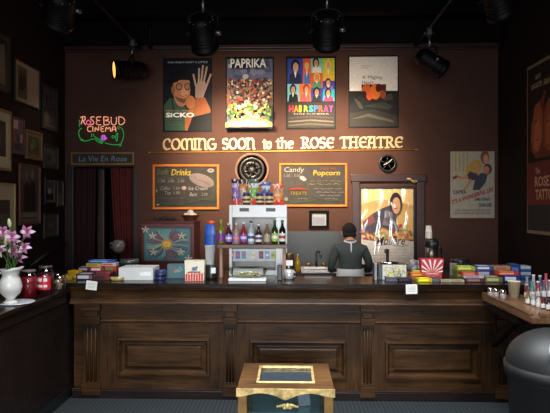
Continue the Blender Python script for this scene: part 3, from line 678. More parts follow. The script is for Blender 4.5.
lw_frame(-16, 9, 22, 37.5, 88, 92.5, (30, 28, 27), (70, 66, 62), [('r', (.1, .08, .9, .92), (26, 26, 28)), ('p', [(.55, .1), (.6, .8), (.8, .85), (.85, .1)], (110, 106, 100))], 'large dark framed portrait high up at the photo edge')
lw_frame(13.6, 38.6, 57.8, 70.6, 100, 110.8, (52, 46, 40), (176, 160, 138), [('r', (.1, .1, .48, .9), (92, 86, 78))] + person_img(.24, .3, 1.0, (30, 28, 28), (60, 54, 50)) + person_img(.36, .4, .8, (44, 40, 38), (66, 60, 54)), 'framed pale mat with a small grey photo of two standing figures', .014)
lw_frame(41, 56, 82.5, 88.2, 127.8, 133, (34, 32, 32), (52, 54, 56), [('r', (.08, .5, .45, .94), (84, 88, 92)), ('r', (.52, .55, .92, .92), (70, 72, 78)), ('e', (.3, .25, .2, .14), (90, 96, 84)), ('e', (.7, .3, .2, .2), (66, 66, 70)), ('r', (.1, .06, .9, .1), (110, 104, 80))] + person_img(.3, .52, .8, (40, 40, 44), (96, 92, 88)), 'dark framed photo collage beneath the ceiling near the corner', .016)
lw_frame(-14, 9.4, 104, 112, 170, 170, (150, 128, 84), (200, 190, 166), [('r', (.16, .2, .84, .84), (44, 42, 44)), ('e', (.45, .5, .14, .2), (90, 84, 80))], 'gold-framed cream mat with a dark picture at the photo edge', .03)
lw_frame(11, 23, 115.5, 120, 153.5, 155.7, (92, 46, 40), (100, 84, 104), [('r', (.1, .7, .5, .95), (190, 170, 170)), ('r', (.55, .6, .9, .9), (88, 60, 110)), ('r', (.1, .4, .45, .65), (130, 60, 60)), ('r', (.5, .34, .9, .55), (170, 150, 150)), ('r', (.1, .08, .9, .3), (60, 44, 80)), ('e', (.5, .46, .2, .14), (60, 50, 66))], 'narrow red-framed purple collage of small photos', .012)
lw_frame(24.7, 41, 129, 133.5, 158.3, 161.3, (122, 96, 64), (112, 92, 72), [('r', (.16, .16, .84, .84), (62, 60, 48)), ('e', (.5, .56, .22, .2), (70, 100, 52)), ('e', (.36, .42, .12, .1), (120, 110, 70)), ('r', (.2, .18, .8, .3), (84, 70, 60))], 'tan framed print of a green plant-like image', .022)
lw_frame(42.5, 57, 143.7, 147, 168.8, 169.6, (50, 48, 44), (62, 62, 58), [('r', (.12, .14, .88, .86), (78, 80, 72)), ('e', (.4, .5, .2, .2), (54, 56, 54)), ('e', (.7, .4, .14, .16), (96, 92, 80))], 'small dark framed print below the photo collage', .018)
lw_frame(18, 39, 162.2, 167, 225.2, 224, (110, 62, 44), (92, 84, 80), [('r', (.06, .2, .94, .96), (76, 72, 72)), ('r', (.06, .04, .94, .18), (120, 110, 104)), ('r', (.12, .07, .88, .1), (60, 50, 50))] + person_img(.34, .2, 1.5, (28, 28, 32), (110, 100, 94)) + person_img(.64, .2, 1.6, (36, 36, 40), (120, 110, 100)), 'tall reddish wood framed poster of two standing dark figures', .02)
lw_frame(-10, 14, 182, 183.6, 247, 243, (168, 150, 104), (188, 176, 152), [('r', (.24, .2, .8, .74), (58, 54, 52)), ('r', (.3, .3, .74, .5), (96, 90, 84))], 'pale cream framed picture just above the lilies', .022)
lw_frame(43.3, 54, 177, 178, 204.6, 204.3, (22, 22, 23), (90, 88, 86), [('r', (.1, .1, .9, .9), (70, 70, 72)), ('r', (.1, .1, .9, .4), (34, 34, 36)), ('e', (.5, .5, .2, .14), (150, 146, 140))], 'black framed grey photo beside the tall poster of two figures', .026)
lw_frame(55.8, 62, 180, 181, 206.6, 206.4, (60, 54, 46), (80, 74, 64), [('r', (.14, .55, .86, .92), (50, 46, 46)), ('r', (.14, .1, .86, .45), (104, 96, 80))], 'narrow framed pair of prints nearest the room corner', .014)
lw_frame(42.5, 57, 213, 213, 238, 237.4, (40, 38, 36), (84, 78, 70), [('r', (.14, .14, .86, .86), (66, 64, 60)), ('e', (.5, .5, .2, .16), (96, 90, 80))], 'small square dark framed picture lowest on the left wall', .02)

# ================================================================== CURTAINED DOORWAY
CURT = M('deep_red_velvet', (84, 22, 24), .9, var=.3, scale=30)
def curtain(edge_top, edge_bot, outer_px, label, inner_sign, bright):
    Y = YB + .06; b = MB(); n, k = 40, 24; pts = []
    for j in range(k + 1):
        v = j / k; z = DZ - .02 - v * (DZ - .04)
        e = edge_top + (edge_bot - edge_top) * (v ** 1.5 if v < .62 else .62 ** 1.5 + (v - .62) * .2)
        for i in range(n + 1):
            u = i / n; px = outer_px + (e - outer_px) * u
            pts.append((X_(px, Y), Y + .028 * math.sin(u * 7 * 2 * PI + v * 1.5) + .01 * math.sin(u * 23), z))
    fs = [(j * (n + 1) + i, j * (n + 1) + i + 1, (j + 1) * (n + 1) + i + 1, (j + 1) * (n + 1) + i) for j in range(k) for i in range(n)]
    b.faces(pts, fs, bright, True)
    return tag(b.build('curtain'), label, 'curtain', 'velvet curtains in the doorway')
curtain(96, 92, 75.5, 'dark red velvet curtain on the side of the doorway near the framed pictures', 1, M('deep_red_velvet_shadow', (48, 15, 18), .9, var=.3, scale=30))  # same velvet as the other curtain, with shade put into its red
curtain(111, 124, 132.5, 'brighter red velvet curtain gathered at the doorway side near the drinks board', -1, CURT)
b = MB(); b.tube([(DX0 + .005, YB + .06, DZ - .015), (DX1 - .005, YB + .06, DZ - .015)], .012, BLK, 8); tag(b.build('curtain_rod'), 'thin black curtain rod across the top of the doorway', 'curtain rod')
b = MB(); p0, p1 = X_(98, 7.9), X_(105, 7.9); b.box(p0, p1, 7.86, 7.92, 0, 2.4, M('dim_brown_door', (84, 62, 54), .5), .01)
tag(b.build('passage_post'), 'dim brown upright post behind the curtains', 'post')
# glass lamp on its dark stand
c = on_y(118.5, 252, 6.7)
t = thing('glass_lamp', 'grey glass lamp globe on a dark stand in front of the doorway', 'lamp', (c.x, c.y, 0))
b = MB(); b.lathe([(0, 0), (.12, 0), (.12, .02), (.025, .04), (.02, c.z - .04), (.06, c.z - .02), (.06, c.z)], (c.x, c.y, 0), BLK, 16); b.build('stand', t)
b = MB(); b.lathe([(.05, 0), (.07, .03), (.085, .08), (.08, .12), (.05, .15), (.045, .15), (.075, .115), (.078, .08), (.062, .03), (.045, .006), (0, .006)], c, M('smoky_glass', (120, 112, 110), .2, var=.2, scale=30), 18)
b.tube([c + Vector((-.08, 0, .12)), c + Vector((-.11, 0, .1)), c + Vector((-.1, 0, .05)), c + Vector((-.075, 0, .05))], .008, M('smoky_glass', (0, 0, 0)), 6); b.build('globe', t)
# handrail on the left wall
b = MB(); p0, p1 = on_x(30, 266, XL + .07), on_x(62, 243.5, XL + .07)
b.tube([p0, p1], .028, BLKP, 10)
for f in (.2, .8): q = p0.lerp(p1, f); b.tube([q, (XL, q.y, q.z - .03)], .01, BLK, 6)
tag(b.build('handrail'), 'black sloping handrail low on the left wall', 'handrail')

# ================================================================== THE BAR
CF, CT = 4.75, 1.03                                     # front face, top height
BX0, BX1 = X_(72.6, CF), X_(509, CF)
bar = thing('bar_counter', 'long antique dark wood bar with three raised panels and fluted pilasters', 'bar counter', ((BX0 + BX1) / 2, 5.1, 0))
b = MB(); cl, cr, ce, cs = X_(292, 5.3), X_(378, 5.3), X_(534, 5.1), BX0 - 1.2
poly = [(cs, CF - .075), (ce, CF - .075), (ce, 5.62), (cr, 5.62), (cr, 5.2), (cl, 5.2), (cl, 5.62), (cs, 5.62)]; n = len(poly)
b.faces([(p[0], p[1], CT - .04) for p in poly] + [(p[0], p[1], CT) for p in poly], [tuple(range(n)), tuple(range(n, 2 * n))] + [(i, (i + 1) % n, (i + 1) % n + n, i + n) for i in range(n)], TOPW)
b.build('countertop', bar)
zs = lambda y: Z_(y, CF)
b = MB()
b.box(BX0, BX1, CF + .03, CF + .5, .02, CT - .042, BARW); b.build('carcass', bar)
b = MB()
prof = [(CF + .04, CT - .042), (CF - .06, CT - .042), (CF - .066, CT - .055), (CF - .045, CT - .075), (CF - .035, zs(298)), (CF - .05, zs(299.5)), (CF - .055, zs(303)), (CF + .04, zs(303))]
b.prism_x(prof, BX0, BX1, BARW); b.prism_x([(CF - .058, zs(301.8)), (CF - .063, zs(302.6)), (CF - .058, zs(304)), (CF - .02, zs(304))], BX0, BX1, BEAD)
b.build('frieze', bar)
pil = [(84, 100), (224, 236.5), (361, 373.5), (496, 508)]
def px(v): return X_(v, CF)
for i in range(3):
    x0, x1 = px(pil[i][1]), px(pil[i + 1][0])
    b = MB(); b.box(x0, x1, CF + .012, CF + .03, zs(320), zs(304), BARW); b.box(x0, x1, CF - .002, CF + .03, zs(323.5), zs(320), BARW, .006)
    b.prism_x([(CF - .004, zs(321)), (CF - .012, zs(321.7)), (CF - .004, zs(322.5))], x0, x1, BEAD); b.build('upper_panel', bar)
    rp = [(118, 209.5, 339, 377), (250.5, 345.5, 340.5, 378), (385.5, 480, 340.5, 378)][i]
    r0, r1, zt, zb = px(rp[0]), px(rp[1]), zs(rp[2]), zs(rp[3])
    b = MB()                                           # stiles and rails
    b.box(x0, r0, CF + .0, CF + .03, zs(390), zs(323.5), BARV); b.box(r1, x1, CF, CF + .03, zs(390), zs(323.5), BARV)
    b.box(r0, r1, CF, CF + .03, zt, zs(323.5), BARW); b.box(r0, r1, CF, CF + .03, zs(390), zb, BARW); b.build('panel_frame', bar)
    b = MB(); m_ = .028                                # bolection moulding
    ring = lambda d, y: [(r0 + d, y, zb + d), (r1 - d, y, zb + d), (r1 - d, y, zt - d), (r0 + d, y, zt - d)]
    R_ = ring(-.008, CF - .002) + ring(0, CF - .018) + ring(.016, CF - .02) + ring(.024, CF + .004) + ring(.034, CF + .018) + ring(.05, CF + .02)
    b.faces(R_, [(4 * q + i2, 4 * q + (i2 + 1) % 4, 4 * q + 4 + (i2 + 1) % 4, 4 * q + 4 + i2) for q in range(5) for i2 in range(4)], BARW); b.build('panel_moulding', bar)
    b = MB(); R_ = ring(.045, CF + .024) + ring(.06, CF + .02) + ring(.085, CF + .004)
    b.faces(R_, [(4 * q + i2, 4 * q + (i2 + 1) % 4, 4 * q + 4 + (i2 + 1) % 4, 4 * q + 4 + i2) for q in range(2) for i2 in range(4)] + [(8, 9, 10, 11)], BARW); b.build('raised_panel', bar)
for (p0, p1) in pil:
    x0, x1 = px(p0), px(p1); cxp = (x0 + x1) / 2; wd = x1 - x0
    b = MB()
    b.box(x0, x1, CF - .012, CF + .03, zs(386), zs(304), BARV)
    for k in range(3):
        u = cxp + (k - 1) * wd * .25; b.tube([(u, CF - .014, zs(383)), (u, CF - .014, zs(328))], wd * .085, BARV, 8)
    s_ = b.build('pilaster', bar)
    b = MB(); b.box(x0 - .01, x1 + .01, CF - .04, CF + .01, zs(311), zs(304), BARW, .006); b.box(x0 + .012, x1 - .012, CF - .03, CF, zs(317.5), zs(311), DARKW, .004)  # dark middle block paints in the shade of the bracket's recess
    b.box(x0 - .008, x1 + .008, CF - .045, CF, zs(324.5), zs(317.5), BARW, .006); b.build('bracket', s_)
    b = MB(); b.box(x0 - .012, x1 + .012, CF - .03, CF + .02, zs(396), zs(385), BARW, .005); b.box(x0 - .006, x1 + .006, CF - .022, CF + .02, zs(385), zs(382), BARW, .004); b.build('pilaster_base', s_)
b = MB(); b.box(BX0, BX1, CF - .012, CF + .02, 0.0, zs(391.5), DARKW, .005); b.box(BX0, BX1, CF - .018, CF + .02, zs(391.5), zs(389.5), BARW, .004); b.build('plinth', bar)

# side counter on the left
SX, SZ = X_(72, CF), .988
sc = thing('side_counter', 'dark plain side counter with black-brown front under the vase of lilies', 'counter', (SX - .35, 3, 0))
b = MB(); b.box(SX - .72, SX + .02, .6, CF - .076, SZ - .035, SZ, TOPW, .006); b.build('countertop', sc)
b = MB(); b.box(SX - .68, SX - .02, .65, CF + .2, .09, SZ - .035, DARKW); b.box(SX - .02, SX - .005, .65, CF - .09, SZ - .12, SZ - .035, DARKW, .004); b.build('front_panel', sc)
b = MB(); b.box(SX - .66, SX - .015, .65, CF + .2, 0, .1, BLKP, .004); b.build('kickboard', sc)
# right-hand condiment shelf
SHX, SHZ = on_z(532, 317.5, .95).x, .95
Yn = on_z(532, 317.5, .95).y
sh = thing('condiment_shelf', 'brown wooden shelf with lipped edge along the right wall holding small bottles', 'shelf', (SHX + .5, (Yn + CF) / 2, 0))
b = MB(); b.box(SHX, XR - .002, Yn, CF - .09, SHZ - .045, SHZ, SHELFW, .006); b.build('board', sh)
b = MB(); b.box(SHX, SHX + .03, Yn + .04, CF - .1, SHZ, SHZ + .02, SHELFW, .004); b.build('side_lip', sh)
lx = X_(540, Yn); b = MB(); b.box(lx, XR - .004, Yn, Yn + .03, SHZ, SHZ + .03, SHELFW, .005); b.build('front_lip', sh)
b = MB(); b.box(SHX + .02, SHX + .07, Yn + .3, CF - .1, SHZ - .11, SHZ - .045, DARKW, .004); b.build('rail', sh)
b = MB(); b.prism_x([(CF - .1, .50), (CF - .1, .58), (4.1, SHZ - .045), (4.02, SHZ - .045)], SHX + .08, SHX + .13, DARKW); b.build('brace', sh)
b = MB(); b.box(XR - .06, XR - .004, Yn + .1, CF - .1, SHZ - .12, SHZ - .045, DARKW); b.build('wall_cleat', sh)

# trash bin
bc = Vector((X_(556.5, 2.95), 2.95, 0)); BINM = M('grey_bin_plastic', (22, 23, 23), .55, var=.08); R = .255
t = thing('trash_bin', 'dark grey round trash bin with a domed swing lid under the shelf', 'trash bin', bc)
b = MB(); b.lathe([(0, 0), (R * .8, 0), (R * .82, .02), (R * .96, .80), (R * 1.0, .805), (R * 1.0, .83), (R * .93, .83), (R * .9, .8), (0, .78)], bc, BINM, 40); b.build('body', t)
b = MB(); b.lathe([(R * 1.03, .815), (R * 1.04, .87), (R * 1.0, .875)] + [(R * math.cos(a_ * PI / 2 / 9), .88 + .19 * math.sin(a_ * PI / 2 / 9)) for a_ in range(10)], bc, BINM, 40); dome = b.build('dome_lid', t)
b = MB(); pts = []
for j in range(7):
    e = math.radians(8 + j * 8)
    for i in range(9):
        a_ = math.radians(-125 + i * 9); rr = R * 1.012
        pts.append((bc.x + rr * math.cos(e) * math.cos(a_), bc.y + rr * math.cos(e) * math.sin(a_), .88 + .194 * math.sin(e)))
b.faces(pts, [(j * 9 + i, j * 9 + i + 1, (j + 1) * 9 + i + 1, (j + 1) * 9 + i) for j in range(6) for i in range(8)], M('bin_flap_plastic', (44, 46, 47), .3), True); b.build('swing_flap', t); t.scale = (1, 1, .972)

# glass display table
TZ = .565
f0, f1 = on_z(237, 388.5, TZ), on_z(334, 388.5, TZ); k0 = on_z(244, 363, TZ)
x0, x1, y0, y1 = f0.x, f1.x, f0.y, k0.y
RWOOD = wood('worn_red_brown_table_wood', (58, 36, 20), (122, 88, 52), rough=.36)
t = thing('display_table', 'low glass display table with worn gilt trim standing before the bar', 'display table', ((x0 + x1) / 2, (y0 + y1) / 2, 0))
g0, g1 = x0 + .125, x1 - .125; h0, h1 = y0 + .13, y1 - .1
b = MB()
for q in ((x0, x1, y0, h0), (x0, x1, h1, y1), (x0, g0, h0, h1), (g1, x1, h0, h1)): b.box(*q, TZ - .03, TZ, RWOOD)
b.build('top_frame', t)
b = MB()
for q in ((g0 - .012, g1 + .012, h0 - .012, h0 + .006), (g0 - .012, g1 + .012, h1 - .006, h1 + .03), (g0 - .012, g0 + .006, h0, h1), (g1 - .006, g1 + .012, h0, h1)): b.box(*q, TZ - .005, TZ + .006, GOLD, .003)
b.build('gilt_inset_border', t)
b = MB(); b.box(g0, g1, h0, h1, TZ - .012, TZ - .006, glass('table_top_glass', (238, 242, 244), .1)); b.build('top_glass', t)
b = MB(); n = 24                                       # scalloped gilt apron, front and sides
def scal(u): return .035 + .012 * math.cos(u * 2 * PI * 2) + (.02 * max(0, 1 - abs(u - .5) * 10))
for i in range(n):
    u0, u1 = i / n, (i + 1) / n; xa, xb = x0 - .004 + (x1 - x0 + .008) * u0, x0 - .004 + (x1 - x0 + .008) * u1
    b.prism([(xa, TZ + .002), (xb, TZ + .002), (xb, TZ - scal(u1)), (xa, TZ - scal(u0))], y0 - .014, y0, GOLD)
for xs in ((x0, x0 + .012), (x1 - .012, x1)):
    for i in range(n):
        u0, u1 = i / n, (i + 1) / n; ya, yb_ = y0 + (y1 - y0) * u0, y0 + (y1 - y0) * u1
        b.prism_x([(ya, TZ - .004), (yb_, TZ - .004), (yb_, TZ - scal(u1)), (ya, TZ - scal(u0))], xs[0], xs[1], GOLD)
b.build('gilt_apron', t)
for lx0 in (x0 + .004, x1 - .062):
    for ly0 in (y0 + .004, y1 - .062):
        b = MB(); b.box(lx0, lx0 + .058, ly0, ly0 + .058, 0, TZ - .03, M('gilt_post_wood', (150, 116, 66), .35, .4, var=.25), .006); b.box(lx0 - .004, lx0 + .062, ly0 - .004, ly0 + .062, 0, .05, GOLD, .004); b.build('leg', t)
PG = glass('case_glass', (238, 247, 248), .10)
for nm, q in (('front_glass', (x0 + .06, x1 - .06, y0 + .02, y0 + .026)), ('side_glass', (x0 + .02, x0 + .026, y0 + .06, y1 - .06)), ('side_glass', (x1 - .026, x1 - .02, y0 + .06, y1 - .06))):
    b = MB(); b.box(*q, .12, TZ - .03, PG); b.build(nm, t)
b = MB(); b.box(x0 + .06, x1 - .06, y1 - .03, y1 - .02, .12, TZ - .03, M('case_reflection_teal', (120, 152, 158), .7)); b.build('reflection_panel', t)  # added panel; its teal paints the reflections in the front glass
b = MB(); b.box(g0, g1, h0, h1, TZ - .03, TZ - .022, M('slate_blue_haze', (84, 94, 104), .8)); b.build('haze_panel', t)  # added panel; its grey-blue paints the haze on the top glass
zsf = Z_(410.5, y0 + .05)
b = MB(); b.box(x0 + .03, x1 - .03, y0 + .03, y1 - .03, zsf - .006, zsf, glass('shelf_glass', (226, 242, 242), .3)); b.build('glass_shelf', t)
b = MB(); b.box(x0 + .03, x1 - .03, y0 + .03, y1 - .03, .10, .13, M('blue_grey_lining', (170, 196, 202), .8)); b.build('case_floor', t)
b = MB(); oc = on_y(287.5, 406, y0 - .002)
b.ball(oc, (.018, .01, .02), GOLD, 10)
for s_ in (1, -1):
    for k in range(4): b.ball(oc + Vector((s_ * (.02 + k * .014), 0, .004 - .003 * k)), (.014 - .002 * k, .007, .013 - .002 * k), GOLD, 8)
    b.ball(oc + Vector((s_ * .018, 0, -.014)), (.012, .006, .008), GOLD, 8)
b.build('gilt_ornament', t)
b = MB(); pc = on_y(304, 401, y0 + .14); b.box(pc.x - .04, pc.x + .04, pc.y - .003, pc.y + .003, zsf + .001, zsf + .075, rgb((150, 144, 156)), 0, .3, -.35)
tag(b.build('small_card'), 'small pale grey card leaning inside the glass display table', 'card')

# ================================================================== BACK BAR, SINK, SPLASH
KZ = .865
kx0, kx1 = X_(137, 7.0), X_(428, 7.0)
t = thing('back_bar', 'dark low back counter along the back wall behind the bar', 'counter', ((kx0 + kx1) / 2, 7.05, 0))
b = MB(); b.box(kx0, kx1, 6.74, YB - .046, KZ - .04, KZ, M('dark_laminate', (48, 40, 40), .3), .005); b.build('worktop', t)
b = MB(); b.box(kx0 + .02, kx1 - .02, 6.8, YB - .05, .0, KZ - .04, DARKW); b.build('cabinet_body', t)
b = MB(); q0, q1 = on_y(287, 272, YB - .005), on_y(354, 231.5, YB - .005); b.box(q0.x, q1.x, YB - .014, YB - .002, KZ + .002, q1.z, M('grey_steel_sheet', (70, 75, 80), .5, .3, var=.06, scale=4), .002)
tag(b.build('steel_splashback'), 'plain grey steel splashback sheet on the wall behind the sink', 'splashback')
s0, s1 = X_(301, 6.95), X_(336, 6.95)
t = thing('sink', 'white enamel sink set on the back counter before the steel sheet', 'sink', ((s0 + s1) / 2, 7.0, KZ))
b = MB(); zt = KZ + .035
for q in ((s0, s1, 6.78, 6.82), (s0, s1, 7.16, 7.2), (s0, s0 + .04, 6.82, 7.16), (s1 - .04, s1, 6.82, 7.16)): b.box(*q, KZ + .001, zt, WHITE, .006)
b.build('rim', t)
b = MB(); b.box(s0 + .03, s1 - .03, 6.81, 7.17, KZ + .001, KZ + .008, STEEL); b.build('basin', t)
fc = on_y(318, 268, 7.24); fc.z = KZ
t = thing('faucet', 'tall curved chrome faucet with two gold-toned taps behind the sink', 'faucet', fc)
b = MB(); zt = Z_(251, 7.2)
b.tube([fc + Vector((-.02, 0, 0)), (fc.x - .02, fc.y, zt - .04), (fc.x - .015, fc.y - .02, zt - .01), (fc.x + .01, fc.y - .06, zt), (fc.x + .03, fc.y - .1, zt - .03), (fc.x + .035, fc.y - .11, zt - .09)], .013, M('dark_chrome', (110, 108, 106), .2, .9), 8); b.build('spout', t)
BRASS = M('brass', (190, 150, 70), .3, .9)
for dx in (308.5, 323.5):
    p = Vector((X_(dx, 7.24), 7.24, KZ)); b = MB(); b.lathe([(0, 0), (.03, 0), (.03, .015), (.018, .025), (.018, .05), (.034, .06), (.034, .075), (0, .085)], p, BRASS, 14); b.build('tap', t)
# bottle by the sink
def bottle(name, label, cat, c, H, R, liquid, labelc, cap, group=None, neck=.35, stripe=None):
    t = thing(name, label, cat, c, group)
    nr = R * neck
    b = MB(); b.lathe([(0, 0), (R * .92, 0), (R, .01), (R, H * .55), (R * .9, H * .62), (nr * 1.2, H * .74), (nr, H * .8), (nr, H * .95), (0, H * .95)], c, M('bottle_%d_%d_%d' % liquid, liquid, .12, var=.1, coat=.5, trans=.25), 18); b.build('body', t)
    if labelc:
        b = MB(); m = rgb(labelc); b.lathe([(R * 1.02, H * .12), (R * 1.02, H * .46)], c, m, 18)
        b.bm.faces.ensure_lookup_table()
        if stripe: b.lathe([(R * 1.03, H * .24), (R * 1.03, H * .36)], c, rgb(stripe), 18)
        for f in [f for f in b.bm.faces if len(f.verts) > 4]: b.bm.faces.remove(f)
        b.build('paper_label', t)
    b = MB(); b.lathe([(0, H * .93), (nr * 1.15, H * .93), (nr * 1.15, H), (0, H)], c, rgb(cap), 14); b.build('cap', t)
    return t
p = Vector((X_(297.7, 6.9), 6.9, KZ)); bottle('soap_bottle', 'slim yellow bottle beside the sink', 'bottle', p, .23, .033, (196, 150, 30), None, (214, 200, 150))

# painted cabinet on back bar
Y = 6.78; x0, x1 = X_(141, Y), X_(194, Y); zt = Z_(223, Y); FR = M('dark_red_cabinet', (94, 38, 38), .4)
t = thing('painted_cabinet', 'small dark red cabinet with a teal panel painted with a yellow sun', 'cabinet', ((x0 + x1) / 2, Y + .2, KZ))
b = MB(); b.box(x0, x1, Y, Y + .45, KZ, zt, FR, .008); b.box(x0 - .012, x1 + .015, Y - .015, Y + .46, zt, zt + .02, FR, .006); b.build('body', t)
px0, px1, pz0, pz1 = X_(144.8, Y), X_(190.4, Y), Z_(260.5, Y), Z_(228, Y)
b = MB(); q = .02
b.box(px0 - q, px1 + q, Y - .022, Y, pz1, pz1 + q, FR, .003); b.box(px0 - q, px1 + q, Y - .022, Y, pz0 - q, pz0, FR, .003); b.box(px0 - q, px0, Y - .022, Y, pz0, pz1, FR, .003); b.box(px1, px1 + q, Y - .022, Y, pz0, pz1, FR, .003); door = b.build('door', t)
a = Art(px1 - px0, pz1 - pz0); TEAL = rgb((70, 122, 128)); a.sheet(TEAL, .006)
for i in range(44):
    an = 2 * PI * i / 44; c_ = random.choice([(96, 150, 150), (120, 70, 80), (60, 96, 110), (140, 160, 140), (90, 60, 76)])
    a.line([(.5 + .13 * math.cos(an), .5 + .16 * math.sin(an)), (.5 + .3 * math.cos(an + .1), .5 + .34 * math.sin(an + .1)), (.5 + .47 * math.cos(an), .5 + .47 * math.sin(an))], .009, rgb(c_))
for u, v in ((.18, .76), (.82, .76), (.2, .26), (.8, .26), (.03, .95), (.97, .06)):
    for k in range(5): an = 2 * PI * k / 5 + .3; a.ell(u + .05 * math.cos(an), v + .06 * math.sin(an), .045, .022, rgb((196, 188, 170)), an, 8)
    a.ell(u, v, .025, .025, rgb((206, 160, 90)))
for i in range(12): an = 2 * PI * i / 12; a.ell(.5 + .09 * math.cos(an), .5 + .12 * math.sin(an), .05, .024, rgb((204, 160, 60)), an, 8)
a.ell(.5, .5, .075, .085, rgb((232, 182, 50))); a.ell(.5, .5, .045, .05, rgb((240, 140, 40)))
a.build('painted_panel', door, loc=Vector((px0, Y - .008, pz0)) - Vector(t.location))
b = MB(); bp = Vector((X_(190.5, Y + .12), Y + .12, zt + .02))
b.lathe([(0, 0), (.07, 0), (.075, .01), (.115, .075), (.12, .08), (.11, .08), (.066, .02), (0, .018)], bp, M('copper_bowl', (130, 74, 52), .3, .5), 24)
tag(b.build('copper_bowl'), 'copper-brown bowl on top of the painted cabinet', 'bowl')
for i, (dx, dy, dz) in enumerate(((-.05, 0, .075), (.045, -.02, .075), (0, .045, .08), (.0, -.05, .072), (0, 0, .115))):
    b = MB(); b.ball(bp + Vector((dx, dy, dz)), (.042, .038, .034), M('cream_puff', (224, 214, 200), .7, var=.1), 12)
    tag(b.build('paper_puff'), 'pale rounded lump heaped in the copper bowl', 'paper ball', 'pale lumps in the bowl')
b = MB()
for i in range(9): b.ball((X_(158 + i * 2, Y + .15), Y + .15 + random.uniform(-.04, .04), zt + .044 + random.uniform(0, .015)), (.03, .025, .022), M('dark_cloth', (52, 40, 44), .9), 8)
tag(b.build('crumpled_cloth'), 'dark crumpled cloth lying on top of the painted cabinet', 'cloth')

# ================================================================== DRINKS MACHINE AND ITS SHELF
Y = 5.2; x0, x1 = X_(229, Y), X_(287, Y); zt = Z_(205, Y); zh = Z_(217.5, Y); zm = Z_(246, Y); zp = Z_(262, Y); yb_ = 5.56
t = thing('drinks_machine', 'tall white drinks machine on the bar with coloured flavour badges', 'drinks machine', ((x0 + x1) / 2, 5.4, CT))
b = MB(); sw = .05
b.box(x0, x0 + .03, Y, yb_, CT, zt, WHITE, .006); b.box(x1 - .11, x1, Y, yb_, CT, zh, WHITE, .006); b.box(x0 + .03, x1, Y, yb_, zh, zt, WHITE, .006)
b.box(x0 + .03, x1 - .11, yb_ - .03, yb_, CT, zh, M('machine_inner_back', (160, 154, 152), .35)); b.box(x0 + .03, x1 - .11, Y + .05, yb_ - .03, CT, CT + .05, WHITE, .005)
b.build('casing', t)
for p0, p1 in ((239.5, 249), (266, 275.5)): b = MB(); b.box(X_(p0, Y), X_(p1, Y), Y - .003, Y + .005, Z_(211.5, Y), Z_(208, Y), rgb((70, 62, 58))); b.build('header_slot', t)
a = Art(x1 - x0, zt - zh); a.text('SODA', .4, .2, .6, .42, rgb((90, 86, 84)), .01)
b = MB(); b.box(x0 + .03, x1 - .11, Y + .03, yb_ - .06, zp, zm - .03, M('pale_steel_panel', (176, 182, 188), .35), .004); pnl = b.build('valve_panel', t); a.bm.free()
for i, (pxx, c_, c2_) in enumerate(((230.5, (200, 60, 60), (230, 220, 220)), (236.5, (70, 90, 170), (200, 70, 60)), (242.5, (60, 150, 160), (200, 80, 110)), (252, (226, 220, 190), (200, 190, 150)), (260, (110, 34, 40), (150, 60, 60)), (266, (120, 150, 200), (220, 226, 236)), (272, (196, 180, 60), (90, 150, 80)))):
    b = MB(); u = X_(pxx + 1.2, Y + .03); b.box(u - .021, u + .021, Y + .022, Y + .03, Z_(259, Y), Z_(251.5, Y), rgb(c_), .002); b.box(u - .014, u + .014, Y + .019, Y + .022, Z_(256.5, Y), Z_(254, Y), rgb(c2_)); b.build('flavour_badge', t)
# wooden bottle shelf in front of it
Ys = 5.0; x0, x1 = X_(217, Ys), X_(287.5, Ys); zs_ = Z_(244.2, Ys + .06)
t = thing('bottle_shelf', 'narrow brown wooden shelf in front of the drinks machine holding nine bottles', 'shelf', ((x0 + x1) / 2, Ys + .07, CT))
b = MB(); b.box(x0, x1, Ys, Ys + .15, zs_ - .035, zs_, wood('bottle_shelf_wood', (54, 34, 26), (104, 72, 52)), .004); b.build('board', t)
for u in (x0 + .03, x1 - .03):
    b = MB(); b.box(u - .014, u + .014, Ys + .05, Ys + .13, CT, zs_ - .035, SHELFW if u < 0 and False else M('warm_post_wood', (150, 110, 84), .5), .004); b.build('leg', t)
bl = [(221, 220, (120, 130, 40), (120, 60, 140), (160, 170, 40), 'olive-green drink bottle with purple label at the shelf end by the cups', None),
      (228.8, 223.5, (84, 26, 34), (120, 110, 190), (200, 196, 200), 'dark red drink bottle with lilac label and pale cap', (210, 200, 220)),
      (236.3, 223.5, (176, 140, 120), (150, 110, 170), (226, 190, 170), 'pale pinkish drink bottle with mauve label', (220, 120, 100)),
      (243.6, 222.5, (150, 40, 40), (110, 80, 170), (226, 214, 200), 'bright red drink bottle with violet label', (210, 190, 220)),
      (251, 221, (170, 180, 190), (206, 210, 214), (24, 24, 28), 'clear silver-labelled bottle with a black cap', (60, 70, 100)),
      (258.6, 224.5, (60, 34, 26), (214, 204, 196), (214, 210, 200), 'short brown bottle with white and blue label', (60, 60, 120)),
      (267, 223, (120, 92, 66), (160, 150, 128), (170, 150, 120), 'amber bottle with a plain tan label', None),
      (274.8, 220, (40, 56, 24), (150, 176, 60), (60, 110, 50), 'green beer-style bottle with yellow-green label', (226, 226, 210)),
      (282.3, 220, (20, 22, 18), (210, 214, 200), (40, 110, 60), 'near-black bottle with white and red label at the machine end', (170, 50, 50))]
for pxx, yt, liq, lab, cap, label, st in bl:
    c = Vector((X_(pxx, Ys + .075), Ys + .075, zs_)); H = Z_(yt, Ys + .075) - zs_
    bottle('drink_bottle', label, 'bottle', c, H, .031, liq, lab, cap, 'drink bottles on the shelf', .38, st)

